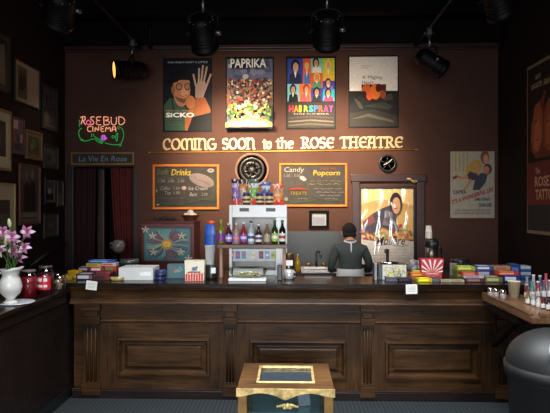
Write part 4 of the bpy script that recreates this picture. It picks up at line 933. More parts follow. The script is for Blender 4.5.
# snack bags and jars on top of machine
zt = Z_(205, 5.2)
def snack_bag(pxa, pxb, yt, base, bands, label, Yc):
    xa, xb = X_(pxa, Yc), X_(pxb, Yc); H = Z_(yt, Yc) - zt; n, k = 8, 12; b = MB(); pts = {}
    for side in (-1, 1):
        for j in range(k + 1):
            v = j / k
            for i in range(n + 1):
                u = i / n; puff = (math.sin(PI * u) ** .6) * (math.sin(PI * min(1, max(0, v * 1.02))) ** .5) * .045
                pin = .012 * math.sin(PI * v)
                pts[(side, j, i)] = (xa + pin + (xb - xa - 2 * pin) * u, Yc + side * (puff + .002), zt + H * v + (.004 * math.sin(i * 2.2) if j == k else 0))
    mats = [rgb(tuple(min(255, int(v * 1.12) + 14) for v in c_)) for c_ in bands]; mats2 = mats + [rgb((232, 226, 218))] * 3
    for side in (-1, 1):
        for j in range(k):
            for i in range(n):
                m = mats[(j * len(mats)) // k] if random.random() < .72 else random.choice(mats2)
                b.faces([pts[(side, j, i)], pts[(side, j, i + 1)], pts[(side, j + 1, i + 1)], pts[(side, j + 1, i)]], [(0, 1, 2, 3)], m, True)
    bmesh.ops.remove_doubles(b.bm, verts=b.bm.verts[:], dist=.0008)
    return tag(b.build('snack_bag'), label, 'snack bag', 'snack bags on the drinks machine')
snack_bag(231, 239.8, 179, None, [(190, 60, 50), (110, 90, 170), (120, 100, 190), (200, 190, 210), (30, 26, 34)], 'purple snack bag with black top at the end of the row', 5.42)
snack_bag(239, 247.5, 179.5, None, [(200, 70, 50), (150, 130, 190), (226, 190, 150), (220, 130, 70), (40, 30, 34)], 'snack bag patterned purple and peach with a dark top', 5.38)
snack_bag(247.6, 259.5, 179, None, [(190, 60, 40), (90, 150, 60), (110, 170, 70), (220, 226, 214), (70, 80, 76)], 'green and white snack bag in the middle of the row', 5.42)
snack_bag(260.5, 271, 182, None, [(200, 70, 50), (180, 180, 190), (70, 90, 150), (200, 206, 220), (60, 84, 150)], 'blue and silver snack bag', 5.42)
snack_bag(271.8, 284.5, 184, None, [(196, 60, 40), (206, 120, 60), (220, 150, 90), (206, 110, 60), (200, 80, 50)], 'orange snack bag nearest the candy chalkboard', 5.42)
for pxx, lc, lab in ((246.5, (60, 80, 150), 'salsa jar with blue lid in front of the purple snack bags'), (259.8, (70, 90, 160), 'salsa jar with blue lid in front of the green snack bag'), (269.4, (50, 80, 160), 'salsa jar with blue lid in front of the blue snack bag')):
    c = Vector((X_(pxx, 5.27), 5.27, zt)); t = thing('salsa_jar', lab, 'jar', c, 'jars on the drinks machine'); H = Z_(192.5, 5.27) - zt
    b = MB(); b.lathe([(0, 0), (.035, 0), (.038, .006), (.038, H * .8), (.03, H * .86), (0, H * .86)], c, M('salsa', (96, 40, 26), .2, var=.3), 18); b.build('body', t)
    b = MB(); b.lathe([(.0388, H * .2), (.0388, H * .7)], c, rgb((226, 206, 150)), 18)
    b.lathe([(.0394, H * .34), (.0394, H * .5)], c, rgb((80, 60, 60)), 18)
    for f in [f for f in b.bm.faces if len(f.verts) > 4]: b.bm.faces.remove(f)
    b.build('paper_label', t)
    b = MB(); b.lathe([(0, H * .84), (.035, H * .84), (.035, H), (0, H)], c, rgb(lc), 18); b.build('lid', t)

# glass dish with cookies in front of machine
def ctop(px_, Y_): return Vector((X_(px_, Y_), Y_, CT))
c = ctop(248, 4.93)
t = thing('tray', 'white tray on the bar under the glass bowl', 'tray', c)
b = MB(); b.box(c.x - .17, c.x + .17, c.y - .1, c.y + .06, CT, CT + .022, WHITE, .006); b.build('tray_plate', t); 
t['category'] = 'tray'
t = thing('glass_bowl', 'wide clear glass bowl of wrapped sweets on the white tray', 'bowl', c + Vector((0, 0, .022)))
b = MB(); ci = c + Vector((0, 0, .023)); b.lathe([(0, .001), (.1, .001), (.16, .03), (.185, .09), (.188, .09)], ci, glass('bowl_glass', (226, 232, 224), .08), 28, ell=.5); b.build('bowl_shell', t)
b = MB()
for i in range(46):
    an, rr = random.uniform(0, 2 * PI), random.uniform(0, .13); b.ball(ci + Vector((rr * math.cos(an), .5 * rr * math.sin(an), .022 + random.uniform(0, .02))), (.016, .013, .01), rgb(random.choice([(200, 170, 80), (150, 140, 70), (210, 190, 140), (170, 110, 60), (120, 130, 60)])), 6)
o = tag(b.build('wrapped_sweets'), 'heap of gold and green sweets in the glass bowl', 'sweets'); o['kind'] = 'stuff'
# cups tower on its black dispenser
c = ctop(210, 4.97); zd = Z_(264.5, 4.97)
t = thing('cup_dispenser', 'black round dispenser under the white and blue cup tower', 'dispenser', c)
b = MB(); b.lathe([(0, 0), (.058, 0), (.062, .02), (.062, zd - CT - .02), (.05, zd - CT), (0, zd - CT)], c + Vector((.012, 0, 0)), BLKP, 22); b.build('drum', t)
b = MB(); b.box(c.x + .016, c.x + .06, c.y - .066, c.y - .05, CT + .06, zd - .025, PAPER, .003, .3); b.build('white_panel', t)
def cup(c, H, r0, r1, m, label, up=True, group=None):
    b = MB(); pr = [(0, 0), (r0, 0), (r1, H - .004), (r1 + .003, H - .004), (r1 + .003, H), (r1 - .004, H), (r0 - .004, .005), (0, .005)]
    if not up: pr = [(r, H - z) for r, z in pr]
    b.lathe(pr, c, m, 22); return tag(b.build('cup'), label, 'cup', group)
WC, BC = M('white_paper_cup', (240, 242, 246), .5), M('blue_plastic_cup', (40, 84, 170), .35)
cH = Z_(245, 4.97) - zd
cup(c + Vector((0, 0, zd - CT)), cH, .036, .049, WC, 'tall white paper cup standing on the black dispenser')
bz = zd + cH; step = (Z_(224, 4.97) - bz - .1) / 7
for i in range(8): cup(Vector((c.x, c.y, bz + i * step)), .1, .041, .051, BC, 'blue plastic cup nested upside down in the tower', False, 'nested blue cups')
b = MB(); q = Vector((c.x + .012, c.y, bz + 7 * step + .1)); b.lathe([(0, 0), (.034, 0), (.038, .012), (.034, .024), (0, .03)], q, M('orange_red_lid', (214, 80, 40), .4), 18); tag(b.build('orange_lid'), 'orange-red lid lying on top of the blue cup tower', 'lid')
# jar + mug right of machine
c = ctop(289, 4.98)
b = MB(); b.lathe([(0, 0), (.03, 0), (.042, .01), (.046, .085), (.043, .085), (.04, .012), (0, .01)], c, M('pale_steel_mug', (196, 198, 200), .25, .3), 20); b.tube([c + Vector((.043, -.01, .07)), c + Vector((.07, -.012, .06)), c + Vector((.068, -.012, .03)), c + Vector((.04, -.01, .02))], .006, CHROME, 8)
tag(b.build('steel_mug'), 'shiny steel mug on the bar to the right of the drinks machine', 'mug')
c2_ = ctop(287.5, 5.135); t = thing('storage_jar', 'dark brown storage jar with white label behind the steel mug', 'jar', c2_)
b = MB(); H = Z_(253, 5.13) - CT; b.lathe([(0, 0), (.05, 0), (.052, .01), (.052, H * .85), (.045, H * .9), (0, H * .9)], c2_ + Vector((.012, 0, 0)), M('dark_jar', (62, 42, 28), .2, var=.3), 20); b.build('body', t)
b = MB(); b.lathe([(0, H * .88), (.05, H * .88), (.05, H), (0, H)], c2_ + Vector((.012, 0, 0)), M('bronze_lid', (110, 96, 60), .35, .6), 20); b.build('lid', t)
b = MB(); b.box(c2_.x - .026, c2_.x + .05, c2_.y - .056, c2_.y - .05, CT + H * .5, CT + H * .72, PAPER, .002); b.build('paper_label', t)
c = ctop(279.5, 4.9); b = MB(); b.box(c.x - .02, c.x + .024, c.y - .03, c.y + .03, CT, CT + .14, BLKP, .008); b.box(c.x - .014, c.x + .018, c.y - .034, c.y - .03, CT + .02, CT + .12, M('dark_panel', (36, 36, 40), .2), .002)
tag(b.build('napkin_box'), 'slim black upright box at the foot of the drinks machine', 'box')

# ================================================================== PACKAGES ON THE BAR
def package(px0, px1, Y, z0, H, D, col, band, label, name='candy_box', cat='candy box', group=None, rz=0.0, trim=None):
    x0, x1 = X_(px0, Y), X_(px1, Y); b = MB(); col = tuple(int(v * .84) for v in col); m = rgb(col)
    cx, cy = (x0 + x1) / 2, Y + D / 2; hw = (x1 - x0) / 2
    b.box(-hw, hw, -D / 2, D / 2, 0, H, m, .003)
    if band:
        b.box(-hw * .82, hw * .5, -D / 2 - .001, -D / 2 + .01, H * .25, H * .78, rgb(band)); b.box(-hw * .7, hw * .6, -D / 2 + .015, D / 2 - .015, H - .004, H + .0008, rgb(band))
    if trim: b.box(hw * .58, hw * .86, -D / 2 - .0012, -D / 2 + .01, H * .2, H * .8, rgb(trim))
    o = b.build(name, loc=(cx, cy, z0), rz=rz); return tag(o, label, cat, group)
gl = 'candy boxes on the bar below the doorway'; gr = 'candy boxes at the right end of the bar'
Yb = 5.12
package(78, 117, Yb, CT, .046, .14, (52, 28, 34), (150, 40, 60), 'wide dark maroon candy box at the base of the curtain-side pile', group=gl)
package(78, 90, Yb + .02, CT + .046, .04, .12, (44, 40, 48), (170, 160, 170), 'black and grey candy box on the left of the pile', group=gl)
package(90, 104, Yb + .01, CT + .046, .04, .12, (186, 36, 60), (230, 200, 200), 'crimson candy box in the middle of the pile', group=gl)
package(104.5, 116, Yb + .01, CT + .046, .048, .12, (206, 70, 36), (120, 130, 60), 'orange-red candy box in the pile', group=gl)
package(86, 101, Yb + .03, CT + .087, .036, .1, (206, 180, 60), (160, 120, 50), 'yellow candy box near the top of the pile', group=gl)
package(101.5, 116, Yb + .03, CT + .095, .032, .1, (214, 208, 200), (200, 70, 60), 'white candy box near the top of the pile', group=gl)
package(88, 114, Yb + .04, CT + .128, .024, .09, (50, 90, 190), (120, 160, 220), 'flat bright blue box topping the candy pile', group=gl)
package(76, 93, 4.86, CT, .055, .12, (36, 32, 40), (190, 190, 200), 'black candy box with pale print at the front of the pile', group=gl, trim=(160, 60, 110))
package(93, 109, 4.88, CT, .05, .12, (120, 26, 34), (30, 26, 28), 'dark red and black candy box in front of the pile', group=gl)
package(96, 110, 4.9, CT + .05, .022, .09, (170, 50, 60), (60, 30, 34), 'thin rose-red packet lying on the dark red box', group=gl)
for i, (p0, p1, Y_, z_, rz_, lab) in enumerate(((58, 69, 4.86, CT, .5, 'yellow candy packet lying lowest at the bar corner'), (64, 76, 4.98, CT, .2, 'yellow candy packet behind the lowest one'), (68, 79, 4.99, CT + .036, -.1, 'yellow candy packet on top at the bar corner'))):
    package(p0, p1, Y_, z_, .034, .08, (222, 182, 34), (190, 140, 20), lab, 'candy_packet', 'candy packet', 'yellow packets at the bar corner', rz_)
c = ctop(117, 4.84); b = MB(); b.lathe([(0, 0), (.05, 0), (.068, .032), (.062, .032), (.045, .006), (0, .006)], c, M('amber_glass', (176, 156, 100), .15, var=.4, scale=60), 20, ell=.6); tag(b.build('amber_dish'), 'low amber glass dish beside the white box', 'dish')
c = ctop(129.5, 5.28); t = thing('black_tin', 'black round tin with grey rim behind the white box', 'tin', c)
b = MB(); b.lathe([(0, 0), (.085, 0), (.087, .01), (.087, .12), (0, .12)], c, M('black_teal_tin', (26, 34, 38), .25), 24); b.build('body', t)
b = MB(); b.lathe([(.088, .115), (.092, .118), (.092, .14), (.085, .15), (0, .15)], c, M('grey_rim', (90, 96, 98), .3, .5), 24); b.build('lid', t)
x0, x1 = X_(118.5, 4.86), X_(153, 4.86); b = MB()
b.box(x0, x1, 4.86, 5.1, CT, CT + .115, M('white_card_box', (206, 206, 204), .5, var=.03), .004); b.box(X_(140, 4.86), X_(151, 4.86), 4.858, 4.87, CT + .04, CT + .075, M('shiny_label', (240, 244, 246), .1))
tag(b.build('white_box'), 'plain white rectangular box on the bar between candy pile and popcorn carton', 'box')
c = ctop(160.5, 4.92); b = MB(); b.lathe([(0, 0), (.05, 0), (.052, .01), (.052, .085), (.045, .09), (0, .09)], c, M('dark_blue_tin', (36, 52, 104), .3), 22); b.lathe([(.0525, .03), (.0525, .06)], c, rgb((24, 28, 50)), 22); tag(b.build('blue_tin'), 'short dark blue round tin beside the white box', 'tin')
x0, x1 = X_(167, 5.0), X_(184.5, 5.0); a = Art(x1 - x0, .13); a.box(0, a.w, .0005, .1, 0, a.h, rgb((62, 100, 108)), .004)
for i in range(9): a.ell(random.uniform(.15, .85), random.uniform(.2, .8), .09, .09, rgb(random.choice([(150, 120, 90), (90, 140, 146), (120, 90, 90), (170, 150, 110)])), n=8)
o = a.build('decorated_tin', loc=(x0, 5.0, CT)); tag(o, 'teal decorated square tin beside the popcorn carton', 'tin')
# popcorn carton (left) with emblem
x0, x1 = X_(184.5, 4.86), X_(204.5, 4.86); H = .18; w = x1 - x0; CREAM = rgb((222, 214, 190)); RED = rgb((200, 44, 42))
a = Art(w, H); pts = [(.03 * w, 0, 0), (.97 * w, 0, 0), (w, 0, H), (0, 0, H), (.03 * w, .08, 0), (.97 * w, .08, 0), (w, .1, H), (0, .1, H)]
a.faces(pts, [(0, 1, 2, 3), (5, 4, 7, 6), (4, 0, 3, 7), (1, 5, 6, 2), (4, 5, 1, 0), (3, 2, 6, 7)], CREAM)
for i in range(7): a.poly([(.05 + i * .13, .01), (.05 + i * .13 + .1, .01), (.05 + i * .13 + .1, .3 + .06 * (i % 2)), (.1 + i * .13, .4 + .05 * (i % 3)), (.05 + i * .13, .3)], RED)
for i in range(10): a.ell(.08 + i * .093, .36 + random.uniform(-.04, .06), .05, .045, rgb((230, 120, 100)) if i % 2 else CREAM, n=9)
a.ell(.5, .6, .13, .09, rgb((80, 110, 150))); a.rect(.4, .5, .45, .6, rgb((80, 110, 150))); a.rect(.56, .5, .61, .6, rgb((80, 110, 150))); a.ell(.62, .68, .05, .05, rgb((80, 110, 150)))
a.rect(.2, .4, .8, .46, rgb((150, 60, 60)))
o = a.build('popcorn_carton', loc=(x0, 4.86, CT)); tag(o, 'cream and red popcorn carton standing left of the cup tower', 'popcorn carton')
# right of the person: pump dispenser with picture, sunburst popcorn carton
Yp = 4.95; x0, x1 = X_(378.5, Yp), X_(407, Yp); H = Z_(264, Yp) - CT
t = thing('topping_dispenser', 'steel topping dispenser with a food picture front and black pump', 'dispenser', ((x0 + x1) / 2, Yp + .1, CT))
b = MB(); b.box(x0, x1, Yp, Yp + .2, CT, CT + H, M('dark_steel_case', (70, 70, 72), .35, .5), .006); b.box(x0 - .03, x0 - .012, Yp + .02, Yp + .18, CT, CT + H + .01, WHITE, .004); b.box(x0 - .012, x0, Yp + .05, Yp + .12, CT, CT + .02, BLKP); b.build('case', t)
b = MB(); b.lathe([(0, 0), (.085, 0), (.09, .008), (.07, .016), (.03, .02), (0, .02)], ((x0 + x1) / 2 - .01, Yp + .1, CT + H), CHROME, 24, ell=.9); b.build('lid', t)
b = MB(); q = Vector(((x0 + x1) / 2 - .03, Yp + .1, CT + H + .018)); b.tube([q, q + Vector((0, 0, .07)), q + Vector((-.005, -.01, .1)), q + Vector((-.022, -.05, .105)), q + Vector((-.025, -.06, .08))], [.014, .014, .02, .016, .012], BLKP, 10); b.build('pump', t)
a = Art(X_(406.2, Yp) - X_(382.5, Yp), H * .94); a.sheet(rgb((206, 204, 190)), .002)
for i in range(60): a.ell(random.uniform(.06, .94), random.uniform(.4, .95), random.uniform(.03, .09), random.uniform(.02, .04), rgb(random.choice([(190, 170, 110), (226, 216, 180), (150, 130, 70), (120, 100, 60), (214, 190, 90)])), random.uniform(0, 3), 7)
for i in range(14): a.ell(random.uniform(.06, .94), random.uniform(.1, .4), .09, .05, rgb(random.choice([(226, 206, 60), (140, 160, 60), (90, 90, 150), (200, 196, 120)])), random.uniform(0, 3), 7)
a.build('picture_front', t, loc=Vector((X_(382.5, Yp), Yp - .004, CT + .005)) - Vector(t.location))
Yp = 4.97; x0, x1 = X_(420.5, Yp), X_(444, Yp); w = x1 - x0; H = Z_(258.5, Yp) - CT
a = Art(w, H); R2 = rgb((196, 40, 54)); W2 = rgb((226, 222, 220))
pts = [(.1 * w, 0, 0), (.88 * w, 0, 0), (w, .0, H), (0, .0, H), (.1 * w, .07, 0), (.88 * w, .07, 0), (w, .09, H), (0, .09, H)]
a.faces(pts, [(0, 1, 2, 3), (5, 4, 7, 6), (4, 0, 3, 7), (1, 5, 6, 2), (4, 5, 1, 0)], R2)
for i in range(8):
    a0, a1 = math.radians(8 + i * 22), math.radians(8 + i * 22 + 8)
    def edge(an):
        c_, s_ = math.cos(an), math.sin(an); k = min((.96 - .32) / max(s_, 1e-4), (.46 / abs(c_)) if abs(c_) > 1e-4 else 9); return (.5 + c_ * k * .98, .32 + s_ * k)
    a.poly([(.5 + .16 * math.cos(a0), .32 + .16 * math.sin(a0)), edge(a0), edge(a1), (.5 + .16 * math.cos(a1), .32 + .16 * math.sin(a1))], W2)
a.ell(.5, .3, .28, .15, rgb((206, 150, 110))); a.ell(.5, .29, .25, .12, R2); a.text('POPCORN', .3, .26, .7, .34, W2, .03); a.rect(.16, .02, .84, .07, W2)
o = a.build('popcorn_carton', loc=(x0, Yp, CT)); tag(o, 'red popcorn carton with white sunburst rays at the right of the bar', 'popcorn carton')
b = MB(); c = ctop(416, 5.29)
for i in range(16): b.ball(c + Vector((random.uniform(-.05, .04), random.uniform(-.04, .04), random.uniform(.02, .13))), random.uniform(.025, .04), M('clear_plastic_wrap', (150, 146, 150), .15, var=.3), 8)
tag(b.build('plastic_bag'), 'crumpled grey clear plastic bag behind the sunburst carton', 'plastic bag')
# airpot with cup stack
c = ctop(431.5, 5.2); H = Z_(238, 5.2) - CT; R = .062
t = thing('coffee_airpot', 'steel and black pump coffee airpot at the right end of the bar', 'airpot', c)
b = MB(); b.lathe([(0, 0), (R, 0), (R, .02), (0, .02)], c, BLKP, 26); b.build('base', t)
b = MB(); b.lathe([(R * .97, .02), (R * .97, H * .78)], c, M('airpot_steel', (92, 82, 74), .28, .85), 26); b.build('body', t)
b = MB(); b.lathe([(R * .98, H * .77), (R * 1.04, H * .79), (R * 1.06, H * .9), (R * .85, H * .98), (R * .5, H), (0, H)], c, BLKP, 26); b.box(c.x - .01, c.x + .03, c.y - .1, c.y - .03, CT + H * .84, CT + H * .92, BLKP, .008); b.build('pump_lid', t)
b = MB(); b.tube([c + Vector((R, 0, H * .8)), c + Vector((R * 1.5, 0, H * .72)), c + Vector((R * 1.5, 0, H * .4)), c + Vector((R, 0, H * .34))], .011, BLKP, 8); b.build('handle', t)
q = Vector((X_(428.7, 5.2), 5.2, CT + H))
for i in range(5): cup(q + Vector((0, 0, i * .014)), .065, .023, .031, M('tan_paper_cup', (206, 196, 180), .6), 'small paper cup nested upside down on the coffee airpot', False, 'nested cups on the airpot')
# right-hand boxes
Yf = 4.82
for p0, p1, lab in ((441, 452, 'slim cream packet lying beside the yellow packets'), (452.5, 464.5, 'slim cream packet lying beside the maroon box')): package(p0, p1, Yf, CT, .022, .06, (196, 186, 150), (150, 120, 90), lab, 'candy_packet', 'candy packet', gr)
package(466, 484.5, Yf, CT, .034, .1, (86, 30, 36), (150, 110, 100), 'maroon candy box at the bottom of the front stack', group=gr)
package(464, 484, Yf + .01, CT + .034, .024, .1, (206, 200, 200), (150, 120, 160), 'white candy box between maroon and red boxes', group=gr)
package(462, 479, Yf + .02, CT + .058, .024, .1, (196, 44, 40), (220, 120, 90), 'red candy box topping the front stack', group=gr)
package(485.5, 503, Yf, CT, .046, .12, (120, 116, 74), (180, 174, 120), 'olive-green candy box at the front edge', group=gr)
package(503.8, 520, Yf, CT, .062, .12, (30, 54, 150), (210, 214, 226), 'deep blue candy box with white print at the bar end', group=gr)
package(498, 519, Yf + .01, CT + .062, .03, .1, (206, 56, 40), (230, 150, 110), 'red candy box lying on the deep blue one', group=gr)
Yk = 5.1
package(457, 475.5, Yk, CT, .07, .14, (120, 140, 40), (200, 206, 80), 'lime candy box at the bottom of the rear row', group=gr)
package(457, 475.5, Yk + .01, CT + .07, .036, .12, (190, 196, 46), (226, 226, 120), 'bright lime-yellow box on top of the rear row', group=gr)
package(476.2, 493.5, Yk, CT, .075, .14, (90, 60, 120), (180, 170, 200), 'purple candy box low in the rear row', group=gr)
package(476.2, 493.5, Yk + .01, CT + .075, .036, .12, (64, 96, 176), (214, 220, 230), 'blue and white candy box on the purple one', group=gr)
package(494.2, 510.5, Yk, CT, .075, .14, (190, 120, 40), (160, 60, 50), 'orange candy box low in the rear row', group=gr)
package(494.2, 510.5, Yk + .01, CT + .075, .036, .12, (214, 176, 60), (180, 90, 120), 'golden yellow candy box on the orange one', group=gr)
package(511, 520.5, Yk + .03, CT, .125, .12, (40, 60, 140), (90, 120, 190), 'upright dark blue candy box near the bar end', group=gr)
for i, c_ in enumerate(((60, 100, 180), (214, 222, 230), (56, 90, 170), (210, 220, 232))): package(521, 531, Yk + .02, CT + i * .028, .027, .12, c_, None, ['blue flat box lowest of the bar-end stack', 'white flat box second from the bottom of the bar-end stack', 'blue flat box third from the bottom of the bar-end stack', 'white flat box topmost of the bar-end stack'][i], group='flat boxes at the bar end')
c = ctop(460, 5.42); t = thing('round_jar', 'wide dark glass jar with black lid behind the lime boxes', 'jar', c)
b = MB(); b.lathe([(0, 0), (.08, 0), (.084, .01), (.084, .11), (.075, .12), (0, .12)], c, M('dark_green_glass', (54, 60, 56), .12, var=.2), 24); b.build('body', t)
b = MB(); b.lathe([(.086, .115), (.088, .12), (.088, .145), (.06, .152), (0, .152)], c, BLKP, 24); b.build('lid', t)
b = MB(); b.box(X_(450.5, 5.3), X_(457, 5.3), 5.3, 5.33, CT, CT + .12, rgb((120, 124, 120)), .003); tag(b.build('grey_carton'), 'small grey carton beside the wide dark jar', 'carton')
# candy packets near the sunburst carton
for p0, p1, Y_, z_, c_, rz_, lab in ((398, 412, 4.84, CT, (34, 27, 42), .1, 'dark purple candy packet in front of the topping dispenser'), (406, 420, 4.95, CT, (120, 56, 36), -.15, 'brown candy packet beneath the yellow one'), (410, 424, 4.95, CT + .032, (190, 110, 40), .15, 'orange candy packet on the brown one'), (413, 428, 5.07, CT + .032, (226, 190, 40), -.05, 'yellow candy packet against the clear plastic bag'), (417, 432, 4.82, CT, (228, 196, 30), .1, 'yellow candy packet right at the bar edge by the carton'), (433, 441, 4.84, CT, (40, 34, 36), -.2, 'small black candy packet below the sunburst carton'), (386, 398, 4.83, CT, (40, 32, 58), -.1, 'blue-violet candy packet in front of the food picture')):
    package(p0, p1, Y_, z_, .032, .09, c_, tuple(min(255, int(v * 1.25) + 10) for v in c_), lab, 'candy_packet', 'candy packet', 'candy packets by the sunburst carton', rz_)
package(411, 427, 5.06, CT, .03, .1, (70, 44, 40), (110, 70, 50), 'dark brown flat box under the yellow packet', group=gr)
# paper notes hanging from the bar edge
for (p0, p1, y0_, y1_, lab, rot) in ((85.5, 96.5, 281, 290, 'white paper note hanging on the bar edge below the candy pile', .12), (406, 417.5, 284, 293.5, 'white paper note hanging on the bar edge below the yellow packets', -.03)):
    Y_ = CF - .082; x0, x1 = X_(p0, Y_), X_(p1, Y_); za, zb_ = Z_(y0_, Y_), Z_(y1_, Y_)
    a = Art(x1 - x0, za - zb_); a.box(0, a.w, .0004, .002, 0, a.h, PAPER)
    for i in range(4): a.scrib(.15, .85, .25 + i * .17, .03, rgb((130, 130, 136)), .001)
    o = a.build('hanging_note', loc=(x0, Y_, zb_)); o.rotation_euler = (0, rot, 0); tag(o, lab, 'note')
# dark dish and tray left of sink / near person: small steel tray on the bar
c = ctop(318, 5.1); b = MB(); b.box(c.x - .13, c.x + .13, c.y - .05, c.y + .05, CT, CT + .012, M('dull_tray', (86, 84, 84), .3, .6), .004); tag(b.build('steel_tray'), 'flat dull steel tray on the bar in front of the sink', 'tray')

# ================================================================== LEFT SIDE COUNTER: vase, jars
vc = on_z(10.5, 304, SZ)
WC2 = M('white_glazed_ceramic', (222, 220, 214), .25, var=.02)
t = thing('pitcher_vase', 'white ceramic footed pitcher used as a vase of pink lilies', 'vase', vc)
b = MB(); S = .25 / 34
prof = [(0, 0), (.05, 0), (.052, .008), (.03, .025), (.034, .04), (.068, .075), (.08, .12), (.07, .165), (.055, .2), (.062, .232), (.075, .25), (.07, .25), (.05, .205), (.06, .165), (.05, .1), (0, .09)]
b.lathe(prof, vc, WC2, 28)
for v in b.bm.verts:
    if v.co.z > vc.z + .22:
        f = (v.co.z - vc.z - .22) / .03; dx = v.co.x - vc.x
        if dx > .03: v.co.x += .02 * f; v.co.z += .012 * f
b.build('body', t)
b = MB(); b.tube([vc + Vector((-.066, 0, .22)), vc + Vector((-.105, 0, .215)), vc + Vector((-.115, 0, .17)), vc + Vector((-.1, 0, .12)), vc + Vector((-.07, 0, .1))], .009, WC2, 8); b.build('handle', t)
STEM, PINK, LPINK, BUD = M('stem_green', (70, 110, 44), .6), M('lily_pink', (158, 92, 132), .6, var=.25), M('lily_pale', (222, 180, 206), .6, var=.15), M('lily_bud', (196, 206, 150), .6)
heads = [(12, 238, 'o'), (14, 252, 'o'), (24, 249, 'o'), (27, 233, 'o'), (3, 233, 'o'), (20, 258, 'o'), (6, 246, 'b'), (10, 228, 'b'), (13, 243, 'o2'), (0, 252, 'o2'), (2, 240, 'b')]
n_ = 0
hl = ['uppermost open', 'middle open', 'rightward open', 'darkest right-hand', 'left-edge open', 'low right']
for hi, (hx, hy, kind) in enumerate(heads):
    yy = vc.y - .09 + .018 * ((hi * 4) % 11); hp = on_y(hx, hy, yy)
    nm = {'o': 'pink open lily bloom', 'o2': 'pale pink lily bloom', 'b': 'green lily bud'}[kind]
    ft = thing('lily', f'{nm} on a green stem in the white pitcher, one of the bouquet', 'flower', (vc.x, vc.y, vc.z + .1), 'lilies in the white pitcher')
    b = MB(); mid = (vc + Vector((0, 0, .24))).lerp(hp, .5) + Vector((0, 0, .02))
    ga = math.atan2(hp.y - vc.y, hp.x - vc.x); ga = 2 * PI * hi / 11; nk = Vector((.032 * math.cos(ga), .032 * math.sin(ga), 0)); base = vc + nk * .8 + Vector((0, 0, .11))
    b.tube([base, vc + nk + Vector((0, 0, .24)), mid, hp], .0045, STEM, 6)
    for k in range(3):
        lp = mid + Vector((0, 0, -.03 + .03 * k)); an = random.uniform(0, 6.28); d = Vector((math.cos(an), math.sin(an) * .6, .5)).normalized(); sd = d.cross(Vector((0, 0, 1))).normalized() * .01
        b.faces([lp, lp + d * .035 + sd, lp + d * .085, lp + d * .035 - sd], [(0, 1, 2, 3)], STEM)
    b.build('stem', ft)
    b = MB()
    if kind == 'b': b.lathe([(0, -.01), (.012, .005), (.015, .03), (.009, .055), (0, .065)], hp, BUD, 10, (random.uniform(-.4, .4), -.2, 1)); b.build('bud', ft)
    else:
        face = Vector((random.uniform(-.3, .7), -.8, random.uniform(-.1, .4))).normalized(); u = face.cross(Vector((0, 0, 1))).normalized(); w_ = u.cross(face)
        for k in range(6):
            an = 2 * PI * k / 6 + random.uniform(-.15, .15); d = u * math.cos(an) + w_ * math.sin(an); sd = face.cross(d).normalized()
            L = .05 if k % 2 else .045; P = [hp - face * .015, hp + d * L * .45 + face * .012, hp + d * L * .8 + face * .012, hp + d * L * 1.15 - face * .012]
            wd = [.004, .015, .012, .001]
            pts = [p + sd * q for p, q in zip(P, wd)] + [p - sd * q for p, q in zip(P, wd)]
            b.faces(pts, [(i, i + 1, i + 5, i + 4) for i in range(3)], (PINK if kind == 'o' else LPINK) if k % 3 else LPINK, True)
        for k in range(4): an = 1.5 * k; b.tube([hp, hp + face * .03 + (u * math.cos(an) + w_ * math.sin(an)) * .012], .0015, rgb((190, 110, 50)), 5)
        b.build('bloom', ft)
b = MB(); c = on_z(12, 303, SZ); b.lathe([(0, 0), (.1, 0), (.13, .006), (.13, .01), (.1, .008), (0, .006)], c + Vector((.03, .0, 0)), M('pale_dish', (190, 194, 200), .25), 28)
for v in b.bm.verts:
    v.co.z += .0
tag(b.build('saucer'), 'pale round dish under the white pitcher', 'dish')
for o in bpy.data.objects:                             # pitcher and lilies stand on the dish
    if o.parent is None and (o.name.startswith('pitcher_vase') or o.name.startswith('lily')): o.location.z += .008
PLAS = glass('clear_plastic', (246, 243, 243), .12)
def plastic_jar(pxc, pyb, H, R, fill, lab, label, lid, fillh=.7, cat='jar', word=False):
    c = on_z(pxc, pyb, SZ); t = thing('candy_jar', label, 'jar', c, 'clear plastic jars on the side counter')
    b = MB(); b.lathe([(0, 0), (R, 0), (R, H * .78), (R * .8, H * .88), (R * .72, H * .9), (R * .72, H * .94)], c, PLAS, 24)
    b.build('body', t)
    b = MB(); b.lathe([(0, .004), (R * .94, .004), (R * .95, H * fillh), (R * .5, H * fillh + .008), (0, H * fillh + .01)], c, fill, 22); b.build('contents', t)
    b = MB(); b.lathe([(0, H * .93), (R * .8, H * .93), (R * .8, H), (0, H)], c, lid, 22); b.build('lid', t)
    if lab:
        b = MB(); n = 14; a0, a1 = math.radians(-150), math.radians(-30); P = []
        for z in (H * .22, H * .66):
            for i in range(n + 1): an = a0 + (a1 - a0) * i / n; P.append((c.x + R * 1.015 * math.cos(an), c.y + R * 1.015 * math.sin(an), c.z + z))
        b.faces(P, [(i, i + 1, n + 2 + i, n + 1 + i) for i in range(n)], rgb(lab), True)
        if word:
            for z0_, z1_, aa, bb in ((.48, .6, -125, -55), (.3, .38, -120, -85), (.3, .38, -78, -55)):
                P = []; 
                for z in (H * z0_, H * z1_):
                    for i in range(7): an = math.radians(aa + (bb - aa) * i / 6); P.append((c.x + R * 1.03 * math.cos(an), c.y + R * 1.03 * math.sin(an), c.z + z + (.006 if i % 2 and z0_ > .4 else 0)))
                b.faces(P, [(i, i + 1, 8 + i, 7 + i) for i in range(6) if not (z0_ > .4 and i == 3)], rgb((226, 214, 214)))
        b.build('paper_label', t)
REDC = M('red_licorice', (150, 26, 40), .35, var=.5, scale=50)
plastic_jar(28.5, 297, .215, .068, REDC, None, 'clear plastic jar of red candy next to the white pitcher', M('clear_lid', (120, 104, 106), .2), .72)
